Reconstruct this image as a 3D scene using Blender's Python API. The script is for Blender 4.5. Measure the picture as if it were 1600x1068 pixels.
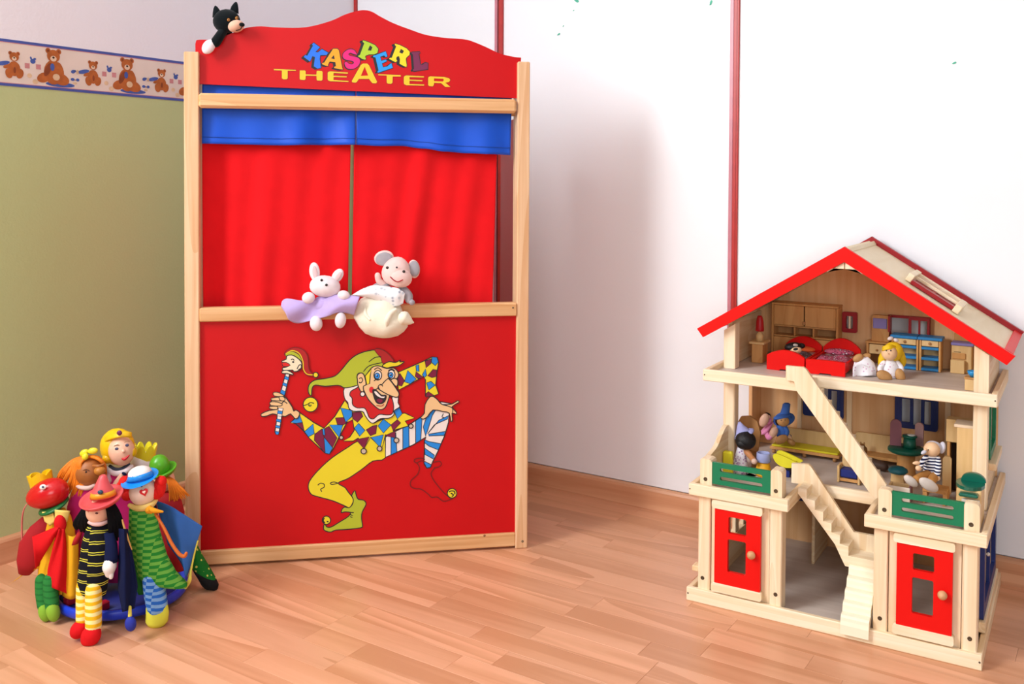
import bpy, bmesh, math, random
from mathutils import Vector, Matrix, Euler
from mathutils.geometry import tessellate_polygon

# ------------------------------------------------------------------ clearing
for _o in list(bpy.data.objects):
    bpy.data.objects.remove(_o, do_unlink=True)
SC = bpy.context.scene
COL = SC.collection
random.seed(11)
PI = math.pi

# ------------------------------------------------------------------ camera
FPX, YAW, PITCH, ROLL, CYPX, CAMH = 1490.0, .5427, .0242, -.0051, 320.0, 0.9
def _cam_axes():
    c, s = math.cos(YAW), math.sin(YAW); cp, sp = math.cos(PITCH), math.sin(PITCH)
    fwd = Vector((-s*cp, c*cp, -sp)); right = Vector((c, s, 0)); up = right.cross(fwd)
    r = math.cos(ROLL)*right - math.sin(ROLL)*up
    u = math.sin(ROLL)*right + math.cos(ROLL)*up
    return r, u, fwd
CR, CU, CF = _cam_axes()
CPOS = Vector((0, 0, CAMH))
cam_data = bpy.data.cameras.new('camera')
cam_data.sensor_width = 36; cam_data.lens = FPX/1600*36
cam_data.shift_y = -(534-CYPX)/1600
cam_data.clip_start = .02
cam = bpy.data.objects.new('camera', cam_data); COL.objects.link(cam)
m = Matrix((CR, CU, -CF)).transposed().to_4x4(); m.translation = CPOS
cam.matrix_world = m
SC.camera = cam

# ------------------------------------------------------------------ light
world = bpy.data.worlds.new('world'); SC.world = world; world.use_nodes = True
_bg = world.node_tree.nodes['Background']
_bg.inputs[0].default_value = (.80, .90, 1.0, 1); _bg.inputs[1].default_value = .21
def area(name, loc, target, sx, sy, power, col):
    l = bpy.data.lights.new(name, 'AREA'); l.shape = 'RECTANGLE'; l.size = sx; l.size_y = sy
    l.energy = power; l.color = col
    o = bpy.data.objects.new(name, l); COL.objects.link(o); o.location = loc
    d = Vector(target)-Vector(loc); o.rotation_euler = d.to_track_quat('-Z', 'Y').to_euler()
    return o
# daylight through the window in the left wall, just outside the frame
area('window_daylight', (-2.15, -.28, 1.80), (-1.0, .02, 1.40), 1.5, 1.05, 122, (.95, .98, 1.0))
# added fill light behind the camera, lifts the dollhouse interior and fronts
area('rear_fill_light', (1.1, -1.9, 1.25), (-.6, 2.2, .55), 1.5, 1.3, 36, (.96, .98, 1.0))
SC.view_settings.view_transform = 'Standard'; SC.view_settings.look = 'None'
SC.view_settings.gamma = 1; SC.view_settings.exposure = 0.18
SC.view_settings.use_curve_mapping = False

# ------------------------------------------------------------------ measuring helpers
def ray(px, py):
    return CR*((px-800)/FPX) + CU*(-(py-CYPX)/FPX) + CF
def on_z(px, py, z=0.0):
    d = ray(px, py); return CPOS + d*((z-CAMH)/d.z)
def on_plane(px, py, P, n):
    d = ray(px, py); return CPOS + d*((Vector(P)-CPOS).dot(n)/d.dot(n))
def at(px, py, dist):
    return CPOS + ray(px, py)*dist
def dist_of(P):
    return (Vector(P)-CPOS).dot(CF)

# ------------------------------------------------------------------ mesh helpers
def catmull(pts, n=6, closed=False):
    P = [Vector(p) for p in pts]; out = []
    N = len(P)
    if N < 3: return P
    for i in range(N if closed else N-1):
        if closed:
            a, b, c, d = P[i-1], P[i], P[(i+1) % N], P[(i+2) % N]
        else:
            a = P[max(i-1, 0)]; b = P[i]; c = P[i+1]; d = P[min(i+2, N-1)]
        for k in range(n):
            t = k/n
            out.append(.5*((2*b)+(c-a)*t+(2*a-5*b+4*c-d)*t*t+(3*b-a-3*c+d)*t**3))
    if not closed: out.append(P[-1].copy())
    return out

class MB:
    """collects shapes; build() links them as ONE mesh object"""
    def __init__(s): s.v = []; s.f = []; s.m = []; s.sm = []
    def add(s, verts, faces, mi=0, smooth=False):
        b = len(s.v); s.v += [tuple(v) for v in verts]
        for f in faces: s.f.append([b+i for i in f]); s.m.append(mi); s.sm.append(smooth)
        return s
    def box(s, x0, x1, y0, y1, z0, z1, b=.0012, mi=0, mat=None):
        if x1 < x0: x0, x1 = x1, x0
        if y1 < y0: y0, y1 = y1, y0
        if z1 < z0: z0, z1 = z1, z0
        b = min(b, (x1-x0)*.4, (y1-y0)*.4, (z1-z0)*.4)
        V = []; idx = {}
        for i, X in enumerate((x0, x1)):
            for j, Y in enumerate((y0, y1)):
                for k, Z in enumerate((z0, z1)):
                    sx, sy, sz = (1, -1)[i], (1, -1)[j], (1, -1)[k]
                    idx[i, j, k] = len(V)
                    V += [(X, Y+sy*b, Z+sz*b), (X+sx*b, Y, Z+sz*b), (X+sx*b, Y+sy*b, Z)]
        if mat is not None: V = [mat @ Vector(v) for v in V]
        F = []
        def q(*a): F.append(list(a))
        I = idx
        for i in (0, 1):
            q(I[i,0,0], I[i,1,0], I[i,1,1], I[i,0,1]); q(I[0,i,0]+1, I[1,i,0]+1, I[1,i,1]+1, I[0,i,1]+1); q(I[0,0,i]+2, I[1,0,i]+2, I[1,1,i]+2, I[0,1,i]+2)
        for a in (0, 1):
            for c in (0, 1):
                q(I[a,c,0], I[a,c,1], I[a,c,1]+1, I[a,c,0]+1)
                q(I[a,0,c], I[a,1,c], I[a,1,c]+2, I[a,0,c]+2)
                q(I[0,a,c]+1, I[1,a,c]+1, I[1,a,c]+2, I[0,a,c]+2)
        for i in (0, 1):
            for j in (0, 1):
                for k in (0, 1): q(I[i,j,k], I[i,j,k]+1, I[i,j,k]+2)
        return s.add(V, F, mi)
    def prism(s, loops, fn, d0, d1, mi=0, smooth=False, side_mi=None):
        """loops: outer outline then holes (2D); fn(u,v,d)->xyz"""
        loops = [[(p[0], p[1]) for p in L] for L in loops]
        flat = [p for L in loops for p in L]
        tri = tessellate_polygon([[Vector((p[0], p[1], 0)) for p in L] for L in loops])
        n = len(flat)
        V = [fn(u, v, d0) for u, v in flat]+[fn(u, v, d1) for u, v in flat]
        F = [list(t) for t in tri]+[[i+n for i in reversed(t)] for t in tri]
        s.add(V, F, mi, False)
        S = []; o = 0
        for L in loops:
            k = len(L)
            for i in range(k):
                j = (i+1) % k; S.append([o+i, o+j, o+j+n, o+i+n])
            o += k
        b = len(s.v)-2*n
        for f in S:
            s.f.append([b+i for i in f]); s.m.append(mi if side_mi is None else side_mi); s.sm.append(smooth)
        return s
    def flat(s, loops, fn, d=0, mi=0):
        loops = [[(p[0], p[1]) for p in L] for L in loops]
        flat = [p for L in loops for p in L]
        tri = tessellate_polygon([[Vector((p[0], p[1], 0)) for p in L] for L in loops])
        return s.add([fn(u, v, d) for u, v in flat], [list(t) for t in tri], mi)
    def stroke(s, pts, w, fn, d=0, mi=0, closed=False):
        P = [Vector((p[0], p[1])) for p in pts]
        if len(P) < 2: return s
        L = []; R = []; n = len(P)
        for i in range(n):
            a = P[i-1] if (i > 0 or closed) else P[i]; c = P[(i+1) % n] if (i < n-1 or closed) else P[i]
            t = c-a
            if t.length < 1e-9: t = Vector((1, 0))
            t.normalize(); nn = Vector((-t.y, t.x))
            L.append(P[i]+nn*w/2); R.append(P[i]-nn*w/2)
        V = [fn(p.x, p.y, d) for p in L]+[fn(p.x, p.y, d) for p in R]
        F = [[i, (i+1) % n, n+(i+1) % n, n+i] for i in range(n if closed else n-1)]
        return s.add(V, F, mi)
    def lathe(s, prof, n=24, M=None, mi=0, smooth=True):
        V = []; F = []; k = len(prof)
        for r, z in prof:
            for i in range(n):
                a = 2*PI*i/n; V.append(Vector((r*math.cos(a), r*math.sin(a), z)))
        for j in range(k-1):
            for i in range(n):
                i2 = (i+1) % n
                F.append([j*n+i, j*n+i2, (j+1)*n+i2, (j+1)*n+i])
        if prof[0][0] > 1e-6: F.append(list(reversed(range(n))))
        if prof[-1][0] > 1e-6: F.append([(k-1)*n+i for i in range(n)])
        if M is not None: V = [M @ v for v in V]
        return s.add(V, F, mi, smooth)
    def ell(s, c, r, M=None, nu=20, nv=12, mi=0, fn=None):
        V = []; F = []
        for j in range(nv+1):
            t = PI*j/nv
            for i in range(nu):
                a = 2*PI*i/nu
                v = Vector((math.sin(t)*math.cos(a), math.sin(t)*math.sin(a), math.cos(t)))
                if fn: v = fn(v)
                v = Vector((v.x*r[0], v.y*r[1], v.z*r[2]))
                if M is not None: v = M @ v
                V.append(v+Vector(c))
        for j in range(nv):
            for i in range(nu):
                i2 = (i+1) % nu; F.append([j*nu+i, (j+1)*nu+i, (j+1)*nu+i2, j*nu+i2])
        return s.add(V, F, mi, True)
    def tube(s, pts, radii, n=12, mi=0, sub=5, squash=None, cap=True):
        """rounded tapering tube through pts"""
        m = len(pts)
        if not isinstance(radii, (list, tuple)): radii = [radii]*m
        Q = [Vector((*p, 0)) if False else Vector((p[0], p[1], p[2])) for p in pts]
        if sub > 1 and m > 2:
            P = catmull(Q, sub)
            R = [c.x for c in catmull([Vector((r, 0, 0)) for r in radii], sub)]
        elif m == 2 and sub > 1:
            P = [Q[0].lerp(Q[1], i/sub) for i in range(sub+1)]; R = [radii[0]+(radii[1]-radii[0])*i/sub for i in range(sub+1)]
        else: P = Q; R = list(radii)
        R = [max(r, 1e-5) for r in R]
        if cap:  # rounded ends
            t0 = (P[0]-P[1]).normalized(); t1 = (P[-1]-P[-2]).normalized()
            a = []; b = []
            for ang in (80, 55, 28):
                g = math.radians(ang)
                a.append((P[0]+t0*R[0]*math.sin(g), R[0]*math.cos(g)))
                b.append((P[-1]+t1*R[-1]*math.sin(g), R[-1]*math.cos(g)))
            P = [x[0] for x in a]+P+[x[0] for x in reversed(b)]
            R = [x[1] for x in a]+R+[x[1] for x in reversed(b)]
        V = []; F = []
        t = (P[1]-P[0]).normalized()
        up = Vector((0, 0, 1)) if abs(t.z) < .9 else Vector((1, 0, 0))
        x = t.cross(up).normalized(); y = t.cross(x)
        for i, p in enumerate(P):
            t2 = (P[min(i+1, len(P)-1)]-P[max(i-1, 0)])
            if t2.length > 1e-9: t2.normalize()
            else: t2 = t
            qd = t.rotation_difference(t2); x = qd @ x; y = qd @ y; t = t2
            for k in range(n):
                a = 2*PI*k/n
                V.append(p+R[i]*(math.cos(a)*x+math.sin(a)*y*(squash or 1)))
        for i in range(len(P)-1):
            for k in range(n):
                k2 = (k+1) % n; F.append([i*n+k, i*n+k2, (i+1)*n+k2, (i+1)*n+k])
        F.append(list(reversed(range(n)))); F.append([(len(P)-1)*n+k for k in range(n)])
        return s.add(V, F, mi, True)
    def grid(s, fn, nu, nv, mi=0, smooth=True, closed_u=False):
        V = [fn(i/(nu if closed_u else nu), j/nv) for j in range(nv+1) for i in range(nu if closed_u else nu+1)]
        w = nu if closed_u else nu+1; F = []
        for j in range(nv):
            for i in range(nu):
                i2 = (i+1) % w
                F.append([j*w+i, j*w+i2, (j+1)*w+i2, (j+1)*w+i])
        return s.add(V, F, mi, smooth)
    def build(s, name, mats, parent=None, world=False, thick=0, bevel=0, fix=True, loc=None):
        me = bpy.data.meshes.new(name)
        V = s.v
        if loc is not None: V = [tuple(Vector(v)-Vector(loc)) for v in V]
        if world and parent is not None:
            o3 = world_loc(parent); V = [tuple(Vector(v)-o3) for v in V]
        me.from_pydata(V, [], s.f)
        if not isinstance(mats, (list, tuple)): mats = [mats]
        for mm in mats: me.materials.append(mm)
        me.polygons.foreach_set('material_index', s.m); me.polygons.foreach_set('use_smooth', s.sm)
        if fix:
            bm = bmesh.new(); bm.from_mesh(me)
            bmesh.ops.recalc_face_normals(bm, faces=bm.faces[:]); bm.to_mesh(me); bm.free()
        me.update()
        o = bpy.data.objects.new(name, me); COL.objects.link(o)
        if loc is not None: o.location = loc
        if parent is not None: o.parent = parent
        if thick:
            md = o.modifiers.new('thickness', 'SOLIDIFY'); md.thickness = thick; md.offset = 0
        return o

def world_loc(o):
    L = Vector((0, 0, 0))
    while o is not None: L += o.location; o = o.parent
    return L
def thing(name, label, cat, loc=(0, 0, 0), rotz=0, group=None):
    o = bpy.data.objects.new(name, None); COL.objects.link(o)
    o.empty_display_size = .02
    o.location = loc; o.rotation_euler = (0, 0, rotz); o['label'] = label; o['category'] = cat
    if group: o['group'] = group
    return o
def struct(o):
    o['kind'] = 'structure'; return o
def rot(axis, deg): return Matrix.Rotation(math.radians(deg), 3, axis)
CAMROT = Matrix((CR, CU, -CF)).transposed()      # columns: right, up, towards the viewer
def frame(loc, M3):
    m = M3.to_4x4(); m.translation = Vector(loc); return m
def axis_frame(p, d, hint=(0, 0, 1)):
    """4x4 whose z axis runs along d"""
    z = Vector(d).normalized(); h = Vector(hint)
    if abs(z.dot(h)) > .95: h = Vector((1, 0, 0))
    x = h.cross(z).normalized(); y = z.cross(x)
    m = Matrix((x, y, z)).transposed().to_4x4(); m.translation = Vector(p); return m

# ------------------------------------------------------------------ materials
def lin(c):
    if isinstance(c, str):
        c = c.lstrip('#'); c = [int(c[i:i+2], 16) for i in (0, 2, 4)]
    r = []
    for x in c:
        x = x/255; r.append(x/12.92 if x <= .04045 else ((x+.055)/1.055)**2.4)
    return (*r, 1)
_MC = {}
def mat(name, col, rough=.5, var=.06, scale=30, bump=0, bscale=200, spec=.4, sheen=0, coat=0):
    """plain surface with slight procedural mottling"""
    key = (name,)
    if key in _MC: return _MC[key]
    M = bpy.data.materials.new(name); M.use_nodes = True; nt = M.node_tree; N = nt.nodes; L = nt.links
    b = N['Principled BSDF']; b.inputs['Roughness'].default_value = rough
    b.inputs['Specular IOR Level'].default_value = spec
    if sheen: b.inputs['Sheen Weight'].default_value = sheen
    if coat: b.inputs['Coat Weight'].default_value = coat; b.inputs['Coat Roughness'].default_value = .08
    tc = N.new('ShaderNodeTexCoord'); no = N.new('ShaderNodeTexNoise'); no.inputs['Scale'].default_value = scale
    L.new(tc.outputs['Object'], no.inputs['Vector'])
    cr = N.new('ShaderNodeValToRGB'); c = lin(col)
    lo = [max(x*(1-var*2), 0) for x in c[:3]]; hi = [min(x*(1+var), 1) for x in c[:3]]
    cr.color_ramp.elements[0].color = (*lo, 1); cr.color_ramp.elements[1].color = (*hi, 1)
    cr.color_ramp.elements[0].position = .25; cr.color_ramp.elements[1].position = .75
    L.new(no.outputs['Fac'], cr.inputs['Fac']); L.new(cr.outputs['Color'], b.inputs['Base Color'])
    if bump:
        n2 = N.new('ShaderNodeTexNoise'); n2.inputs['Scale'].default_value = bscale; n2.inputs['Detail'].default_value = 4
        L.new(tc.outputs['Object'], n2.inputs['Vector'])
        bp = N.new('ShaderNodeBump'); bp.inputs['Strength'].default_value = bump; bp.inputs['Distance'].default_value = .002
        L.new(n2.outputs['Fac'], bp.inputs['Height']); L.new(bp.outputs['Normal'], b.inputs['Normal'])
    _MC[key] = M; return M
def wood(name, c1, c2, stretch=(3, 60, 60), rough=.45, dist=1.2, rnd=False, arcs=.0, spec=.35):
    """grain runs along the axis with the small stretch value"""
    if name in _MC: return _MC[name]
    M = bpy.data.materials.new(name); M.use_nodes = True; nt = M.node_tree; N = nt.nodes; L = nt.links
    b = N['Principled BSDF']; b.inputs['Roughness'].default_value = rough; b.inputs['Specular IOR Level'].default_value = spec
    tc = N.new('ShaderNodeTexCoord'); mp = N.new('ShaderNodeMapping'); mp.inputs['Scale'].default_value = stretch
    src = tc.outputs['Object']
    if rnd:
        oi = N.new('ShaderNodeObjectInfo'); ad = N.new('ShaderNodeVectorMath'); ad.operation = 'ADD'
        ml = N.new('ShaderNodeVectorMath'); ml.operation = 'SCALE'; ml.inputs[0].default_value = (7, 13, 5)
        L.new(oi.outputs['Random'], ml.inputs['Scale']); L.new(src, ad.inputs[0]); L.new(ml.outputs[0], ad.inputs[1]); src = ad.outputs[0]
    L.new(src, mp.inputs['Vector'])
    no = N.new('ShaderNodeTexNoise'); no.inputs['Scale'].default_value = 1; no.inputs['Detail'].default_value = 5
    no.inputs['Distortion'].default_value = dist; L.new(mp.outputs[0], no.inputs['Vector'])
    fac = no.outputs['Fac']
    if arcs:
        mp2 = N.new('ShaderNodeMapping'); mp2.inputs['Scale'].default_value = [q*.16 for q in stretch]
        L.new(src, mp2.inputs['Vector'])
        n3 = N.new('ShaderNodeTexNoise'); n3.inputs['Scale'].default_value = 1; n3.inputs['Detail'].default_value = 1
        L.new(mp2.outputs[0], n3.inputs['Vector'])
        mu = N.new('ShaderNodeMath'); mu.operation = 'MULTIPLY'; mu.inputs[1].default_value = 11
        fr = N.new('ShaderNodeMath'); fr.operation = 'FRACT'
        L.new(n3.outputs['Fac'], mu.inputs[0]); L.new(mu.outputs[0], fr.inputs[0])
        mx = N.new('ShaderNodeMath'); mx.operation = 'MULTIPLY_ADD'; mx.inputs[1].default_value = arcs
        L.new(fr.outputs[0], mx.inputs[0])
        sb = N.new('ShaderNodeMath'); sb.operation = 'SUBTRACT'; sb.inputs[1].default_value = arcs*.5
        L.new(no.outputs['Fac'], sb.inputs[0]); L.new(sb.outputs[0], mx.inputs[2]); fac = mx.outputs[0]
    cr = N.new('ShaderNodeValToRGB'); cr.color_ramp.elements[0].position = .3; cr.color_ramp.elements[1].position = .7
    cr.color_ramp.elements[0].color = lin(c2); cr.color_ramp.elements[1].color = lin(c1)
    L.new(fac, cr.inputs['Fac']); out = cr.outputs['Color']
    if rnd:
        hs = N.new('ShaderNodeHueSaturation'); mr = N.new('ShaderNodeMapRange')
        mr.inputs['To Min'].default_value = .93; mr.inputs['To Max'].default_value = 1.06
        L.new(oi.outputs['Random'], mr.inputs['Value']); L.new(mr.outputs[0], hs.inputs['Value'])
        L.new(out, hs.inputs['Color']); out = hs.outputs['Color']
    L.new(out, b.inputs['Base Color'])
    _MC[name] = M; return M
def stripes(name, cols, axis, period, rough=.8, zig=0, zperiod=.01, centre=(0, 0, 0), bump=.15):
    """knitted or printed cloth: colour bands along an object axis; zig offsets alternate columns"""
    if name in _MC: return _MC[name]
    M = bpy.data.materials.new(name); M.use_nodes = True; nt = M.node_tree; N = nt.nodes; L = nt.links
    b = N['Principled BSDF']; b.inputs['Roughness'].default_value = rough; b.inputs['Specular IOR Level'].default_value = .15
    tc = N.new('ShaderNodeTexCoord'); sp = N.new('ShaderNodeSeparateXYZ'); L.new(tc.outputs['Object'], sp.inputs[0])
    no = N.new('ShaderNodeTexNoise'); no.inputs['Scale'].default_value = 25; L.new(tc.outputs['Object'], no.inputs['Vector'])
    a = N.new('ShaderNodeMath'); a.operation = 'MULTIPLY_ADD'; a.inputs[1].default_value = period*.5
    L.new(no.outputs['Fac'], a.inputs[0]); L.new(sp.outputs['XYZ'.index(axis)], a.inputs[2])
    cur = a.outputs[0]
    if zig:
        z = N.new('ShaderNodeMath'); z.operation = 'MULTIPLY'; z.inputs[1].default_value = 1/zperiod
        L.new(sp.outputs[0 if axis != 'X' else 1], z.inputs[0])
        f = N.new('ShaderNodeMath'); f.operation = 'FLOOR'; L.new(z.outputs[0], f.inputs[0])
        mo = N.new('ShaderNodeMath'); mo.operation = 'PINGPONG'; mo.inputs[1].default_value = 1; L.new(f.outputs[0], mo.inputs[0])
        mm = N.new('ShaderNodeMath'); mm.operation = 'MULTIPLY_ADD'; mm.inputs[1].default_value = zig; L.new(mo.outputs[0], mm.inputs[0]); L.new(cur, mm.inputs[2]); cur = mm.outputs[0]
    d = N.new('ShaderNodeMath'); d.operation = 'MULTIPLY'; d.inputs[1].default_value = 1/period; L.new(cur, d.inputs[0])
    fr = N.new('ShaderNodeMath'); fr.operation = 'FRACT'; L.new(d.outputs[0], fr.inputs[0])
    cr = N.new('ShaderNodeValToRGB'); cr.color_ramp.interpolation = 'CONSTANT'
    el = cr.color_ramp.elements
    el[0].position = 0; el[0].color = lin(cols[0][1]); el[1].position = cols[1][0]; el[1].color = lin(cols[1][1])
    for p, c in cols[2:]:
        e = el.new(p); e.color = lin(c)
    L.new(fr.outputs[0], cr.inputs['Fac']); L.new(cr.outputs['Color'], b.inputs['Base Color'])
    _MC[name] = M; return M
def spotted(name, base, spot, scale=60, thresh=.28, rough=.8, col3=None):
    if name in _MC: return _MC[name]
    M = bpy.data.materials.new(name); M.use_nodes = True; nt = M.node_tree; N = nt.nodes; L = nt.links
    b = N['Principled BSDF']; b.inputs['Roughness'].default_value = rough; b.inputs['Specular IOR Level'].default_value = .15
    tc = N.new('ShaderNodeTexCoord'); vo = N.new('ShaderNodeTexVoronoi'); vo.inputs['Scale'].default_value = scale
    vo.inputs['Randomness'].default_value = .35 if col3 is None else 1
    L.new(tc.outputs['Object'], vo.inputs['Vector'])
    cr = N.new('ShaderNodeValToRGB'); cr.color_ramp.interpolation = 'CONSTANT'; el = cr.color_ramp.elements
    el[0].position = 0; el[0].color = lin(spot); el[1].position = thresh; el[1].color = lin(base)
    if col3: e = el.new(thresh*.55); e.color = lin(col3)
    L.new(vo.outputs['Distance'], cr.inputs['Fac']); L.new(cr.outputs['Color'], b.inputs['Base Color'])
    _MC[name] = M; return M
# ================================================================== SETTING
FLOORW = wood('laminate_plank', '#e2a883', '#cb8f68', (1.5, 20, 20), .34, 1.2, True, .42, .45)
FLOORB = wood('laminate_under', '#d89f7d', '#c08662', (1.6, 26, 26), .4)
GROOVE = mat('plank_joint', '#c08a66', .6)
floor = struct(MB().box(-2.16, 2.6, -2.2, 2.62, -.06, -.0022, .001).build('floor', GROOVE))
_pm = {}
BT = math.atan(-.04)                    # the room is turned 2.3 degrees against the dollhouse
FP = Vector((-1.19, 1.40, 0)); FR = Matrix.Rotation(BT, 3, 'Z')
def plank(x0, x1, y0):
    L_ = round(x1-x0, 3)
    if L_ not in _pm:
        o = MB().box(-L_/2+.00018, L_/2-.00018, -.0311, .0311, -.004, 0, .00025).build('plank', FLOORW, floor)
        _pm[L_] = o.data
    else:
        o = bpy.data.objects.new('plank', _pm[L_]); COL.objects.link(o); o.parent = floor
    o.location = FR @ Vector(((x0+x1)/2-FP.x, y0+.03125-FP.y, 0))+FP
    o.rotation_euler = (0, 0, BT)
rr = random.Random(5)
npl = 0
for k in range(-14, 19):
    y0 = 1.371+k*.0625
    if y0+.0625 > 2.49: continue
    board = k//3
    # visible wedge of the floor, with a margin to each side
    xmin = max(-2.14, -1.95+(1.05-y0)*1.75 if y0 < 1.0 else -2.14)
    xmax = .35+.9*max(0, (y0-1.5))
    if y0 < 1.25: xmax = -.65+(y0-.5)*1.0
    base = {0: -1.185, -1: -1.185, 3: -.686, 4: -.686, 1: -1.305+.0, 7: -.9, 6: -.93}.get(k, rr.uniform(-1.2, -.6))
    xs = [base]
    while xs[-1] < xmax: xs.append(round(xs[-1]+rr.choice([.2, .25, .3, .35, .4, .45]), 4))
    ys = base
    first = True
    while ys > xmin:
        ln = .12 if (first and k in (0,)) else rr.choice([.25, .3, .35, .4, .45])
        first = False
        ys = round(ys-ln, 4); xs.insert(0, ys)
    for a, b in zip(xs, xs[1:]):
        a2 = max(a, -2.15)
        if b-a2 < .02 or b < xmin or a > xmax: continue
        plank(a2, b, y0); npl += 1

# left wall: green paint below, pale grey above the paper border
def wall_mat(name, lo, hi, z):
    M = bpy.data.materials.new(name); M.use_nodes = True; nt = M.node_tree; N = nt.nodes; L = nt.links
    b = N['Principled BSDF']; b.inputs['Roughness'].default_value = .85; b.inputs['Specular IOR Level'].default_value = .2
    tc = N.new('ShaderNodeTexCoord'); sp = N.new('ShaderNodeSeparateXYZ'); L.new(tc.outputs['Object'], sp.inputs[0])
    gt = N.new('ShaderNodeMath'); gt.operation = 'GREATER_THAN'; gt.inputs[1].default_value = z; L.new(sp.outputs[2], gt.inputs[0])
    mx = N.new('ShaderNodeMix'); mx.data_type = 'RGBA'; L.new(gt.outputs[0], mx.inputs[0])
    mx.inputs[6].default_value = lin(lo); mx.inputs[7].default_value = lin(hi); L.new(mx.outputs[2], b.inputs['Base Color'])
    no = N.new('ShaderNodeTexNoise'); no.inputs['Scale'].default_value = 160; no.inputs['Detail'].default_value = 4; L.new(tc.outputs['Object'], no.inputs['Vector'])
    bp = N.new('ShaderNodeBump'); bp.inputs['Strength'].default_value = .22; bp.inputs['Distance'].default_value = .003
    L.new(no.outputs['Fac'], bp.inputs['Height']); L.new(bp.outputs['Normal'], b.inputs['Normal'])
    return M
WXL = -2.155
LWP = Vector((-2.168, 1.27, 0)); LWL = LWP-FR @ Vector((WXL, 1.27, 0))
def turn(o):
    o.location = LWL; o.rotation_euler = (0, 0, BT); return o
wall_left = struct(turn(MB().box(WXL-.12, WXL, -2.2, 2.62, 0, 2.5, .001).build('wall_left', wall_mat('left_wall_paint', '#bfca92', '#f3eff5', 1.17))))
WHITE = mat('white_laminate', '#f3f5f9', .32, .005, 5, spec=.4)
WALLW = mat('white_wall', '#f1f3f6', .8, .01)
REDP = mat('red_profile', '#b8322f', .35, .05)
REDD = mat('red_profile_dark', '#6e1a1a', .5, .05)
REDL = mat('red_profile_pale', '#c8808e', .3, .05)
# back wall is turned 2.3 degrees: it is a fitted wardrobe front
BW = Vector((-1.4205, 2.457, 0))
def bwall(name, mb, mats, parent=None):
    o = mb.build(name, mats, parent)
    if parent is None: o.location = BW; o.rotation_euler = (0, 0, BT)
    return o
def bx(X): return (X*1.0058+1.4205)/math.cos(BT)            # room X -> distance along the back wall
wall_back = struct(bwall('wall_back', MB().box(-.80, 4.2, .02, .16, 0, 2.5, .001), WALLW))
def wdoor(n, X0, X1, lp, rp):
    a, b = bx(X0), bx(X1)
    d = struct(bwall('door_%d' % n, MB().box(a, b, 0, .018, .062, 2.42, .001), WHITE))
    if lp:
        bwall('frame_profile', MB().box(a-.001, a+.006, -.006, .004, .062, 2.42, .001), REDP, d)
    if rp:
        bwall('frame_profile', MB().box(b-.008, b+.002, -.007, .004, .062, 2.42, .001), REDL if rp == 2 else REDP, d)
    return d
d1 = wdoor(1, -2.096, -1.529, 0, 2)
d2 = wdoor(2, -1.522, -.790, 2, 2)
d3 = wdoor(3, -.780, .62, 3, 0)
bwall('frame_profile', MB().box(bx(-2.112), bx(-2.097), -.006, .012, .062, 2.42, .001), REDP, d1)
bwall('profile_gap', MB().box(bx(-1.5295), bx(-1.5215), -.003, .01, .062, 2.42, .0005), REDD, d1)
bwall('frame_profile', MB().box(bx(-1.5215), bx(-1.508), -.007, .006, .062, 2.42, .001), REDP, d2)
bwall('frame_profile', MB().box(bx(-.7885), bx(-.7775), -.006, .006, .062, 2.42, .001), REDP, d3)
bwall('profile_gap', MB().box(bx(-.7775), bx(-.7745), -.003, .006, .062, 2.42, .0005), REDD, d3)
# small printed leaves on the wardrobe doors
LEAF = mat('leaf_green_print', '#4fb89a', .6)
def leafprint(door, px, py, r, ang, el=2.2):
    P = on_plane(px, py, BW+Vector((0, -.001, 0)), Vector((.04, 1, 0)))
    u, z = bx(P.x), P.z
    pts = []
    for i in range(14):
        a = 2*PI*i/14; x = r*el*math.cos(a)*(1-.25*math.cos(a)); y = r*math.sin(a)
        c, s = math.cos(math.radians(ang)), math.sin(math.radians(ang))
        pts.append((u+x*c-y*s, z+x*s+y*c))
    bwall('leaf_print', MB().flat([pts], lambda a, b, d: (a, -.0012, b)), LEAF, door)
for px, py, r, ang in ((877, 53, .0032, 25), (884, 40, .0018, 60), (900, 16, .0018, 20), (905, 1, .005, -30), (1114, 3, .004, 70), (1113, 7, .002, 10)):
    leafprint(d2, px, py, r*.8, ang)
leafprint(d3, 1493, 98, .0022, 20)
# baseboards
BASEW = wood('baseboard_wood', '#dfa983', '#c98d66', (1.8, 40, 40), .4, .8, False, .3)
BASEWL = wood('baseboard_wood_left', '#dfa983', '#c98d66', (40, 1.8, 40), .4, .8, False, .3)
def base_profile(): return [(0, 0), (-.014, 0), (-.014, .052), (-.011, .058), (-.004, .060), (0, .061)]
bb = MB().prism([base_profile()], lambda u, v, d: (d, u, v), -.72, 3.2)
baseboard_back = struct(bwall('baseboard_back', bb, BASEW))
bb = MB().prism([base_profile()], lambda u, v, d: (WXL-u, d, v), -2.2, 2.46)
baseboard_left = struct(turn(bb.build('baseboard_left', BASEWL)))
ceiling = struct(MB().box(-2.28, 2.6, -2.2, 2.7, 2.5, 2.6, .001).build('ceiling', WALLW))

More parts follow.
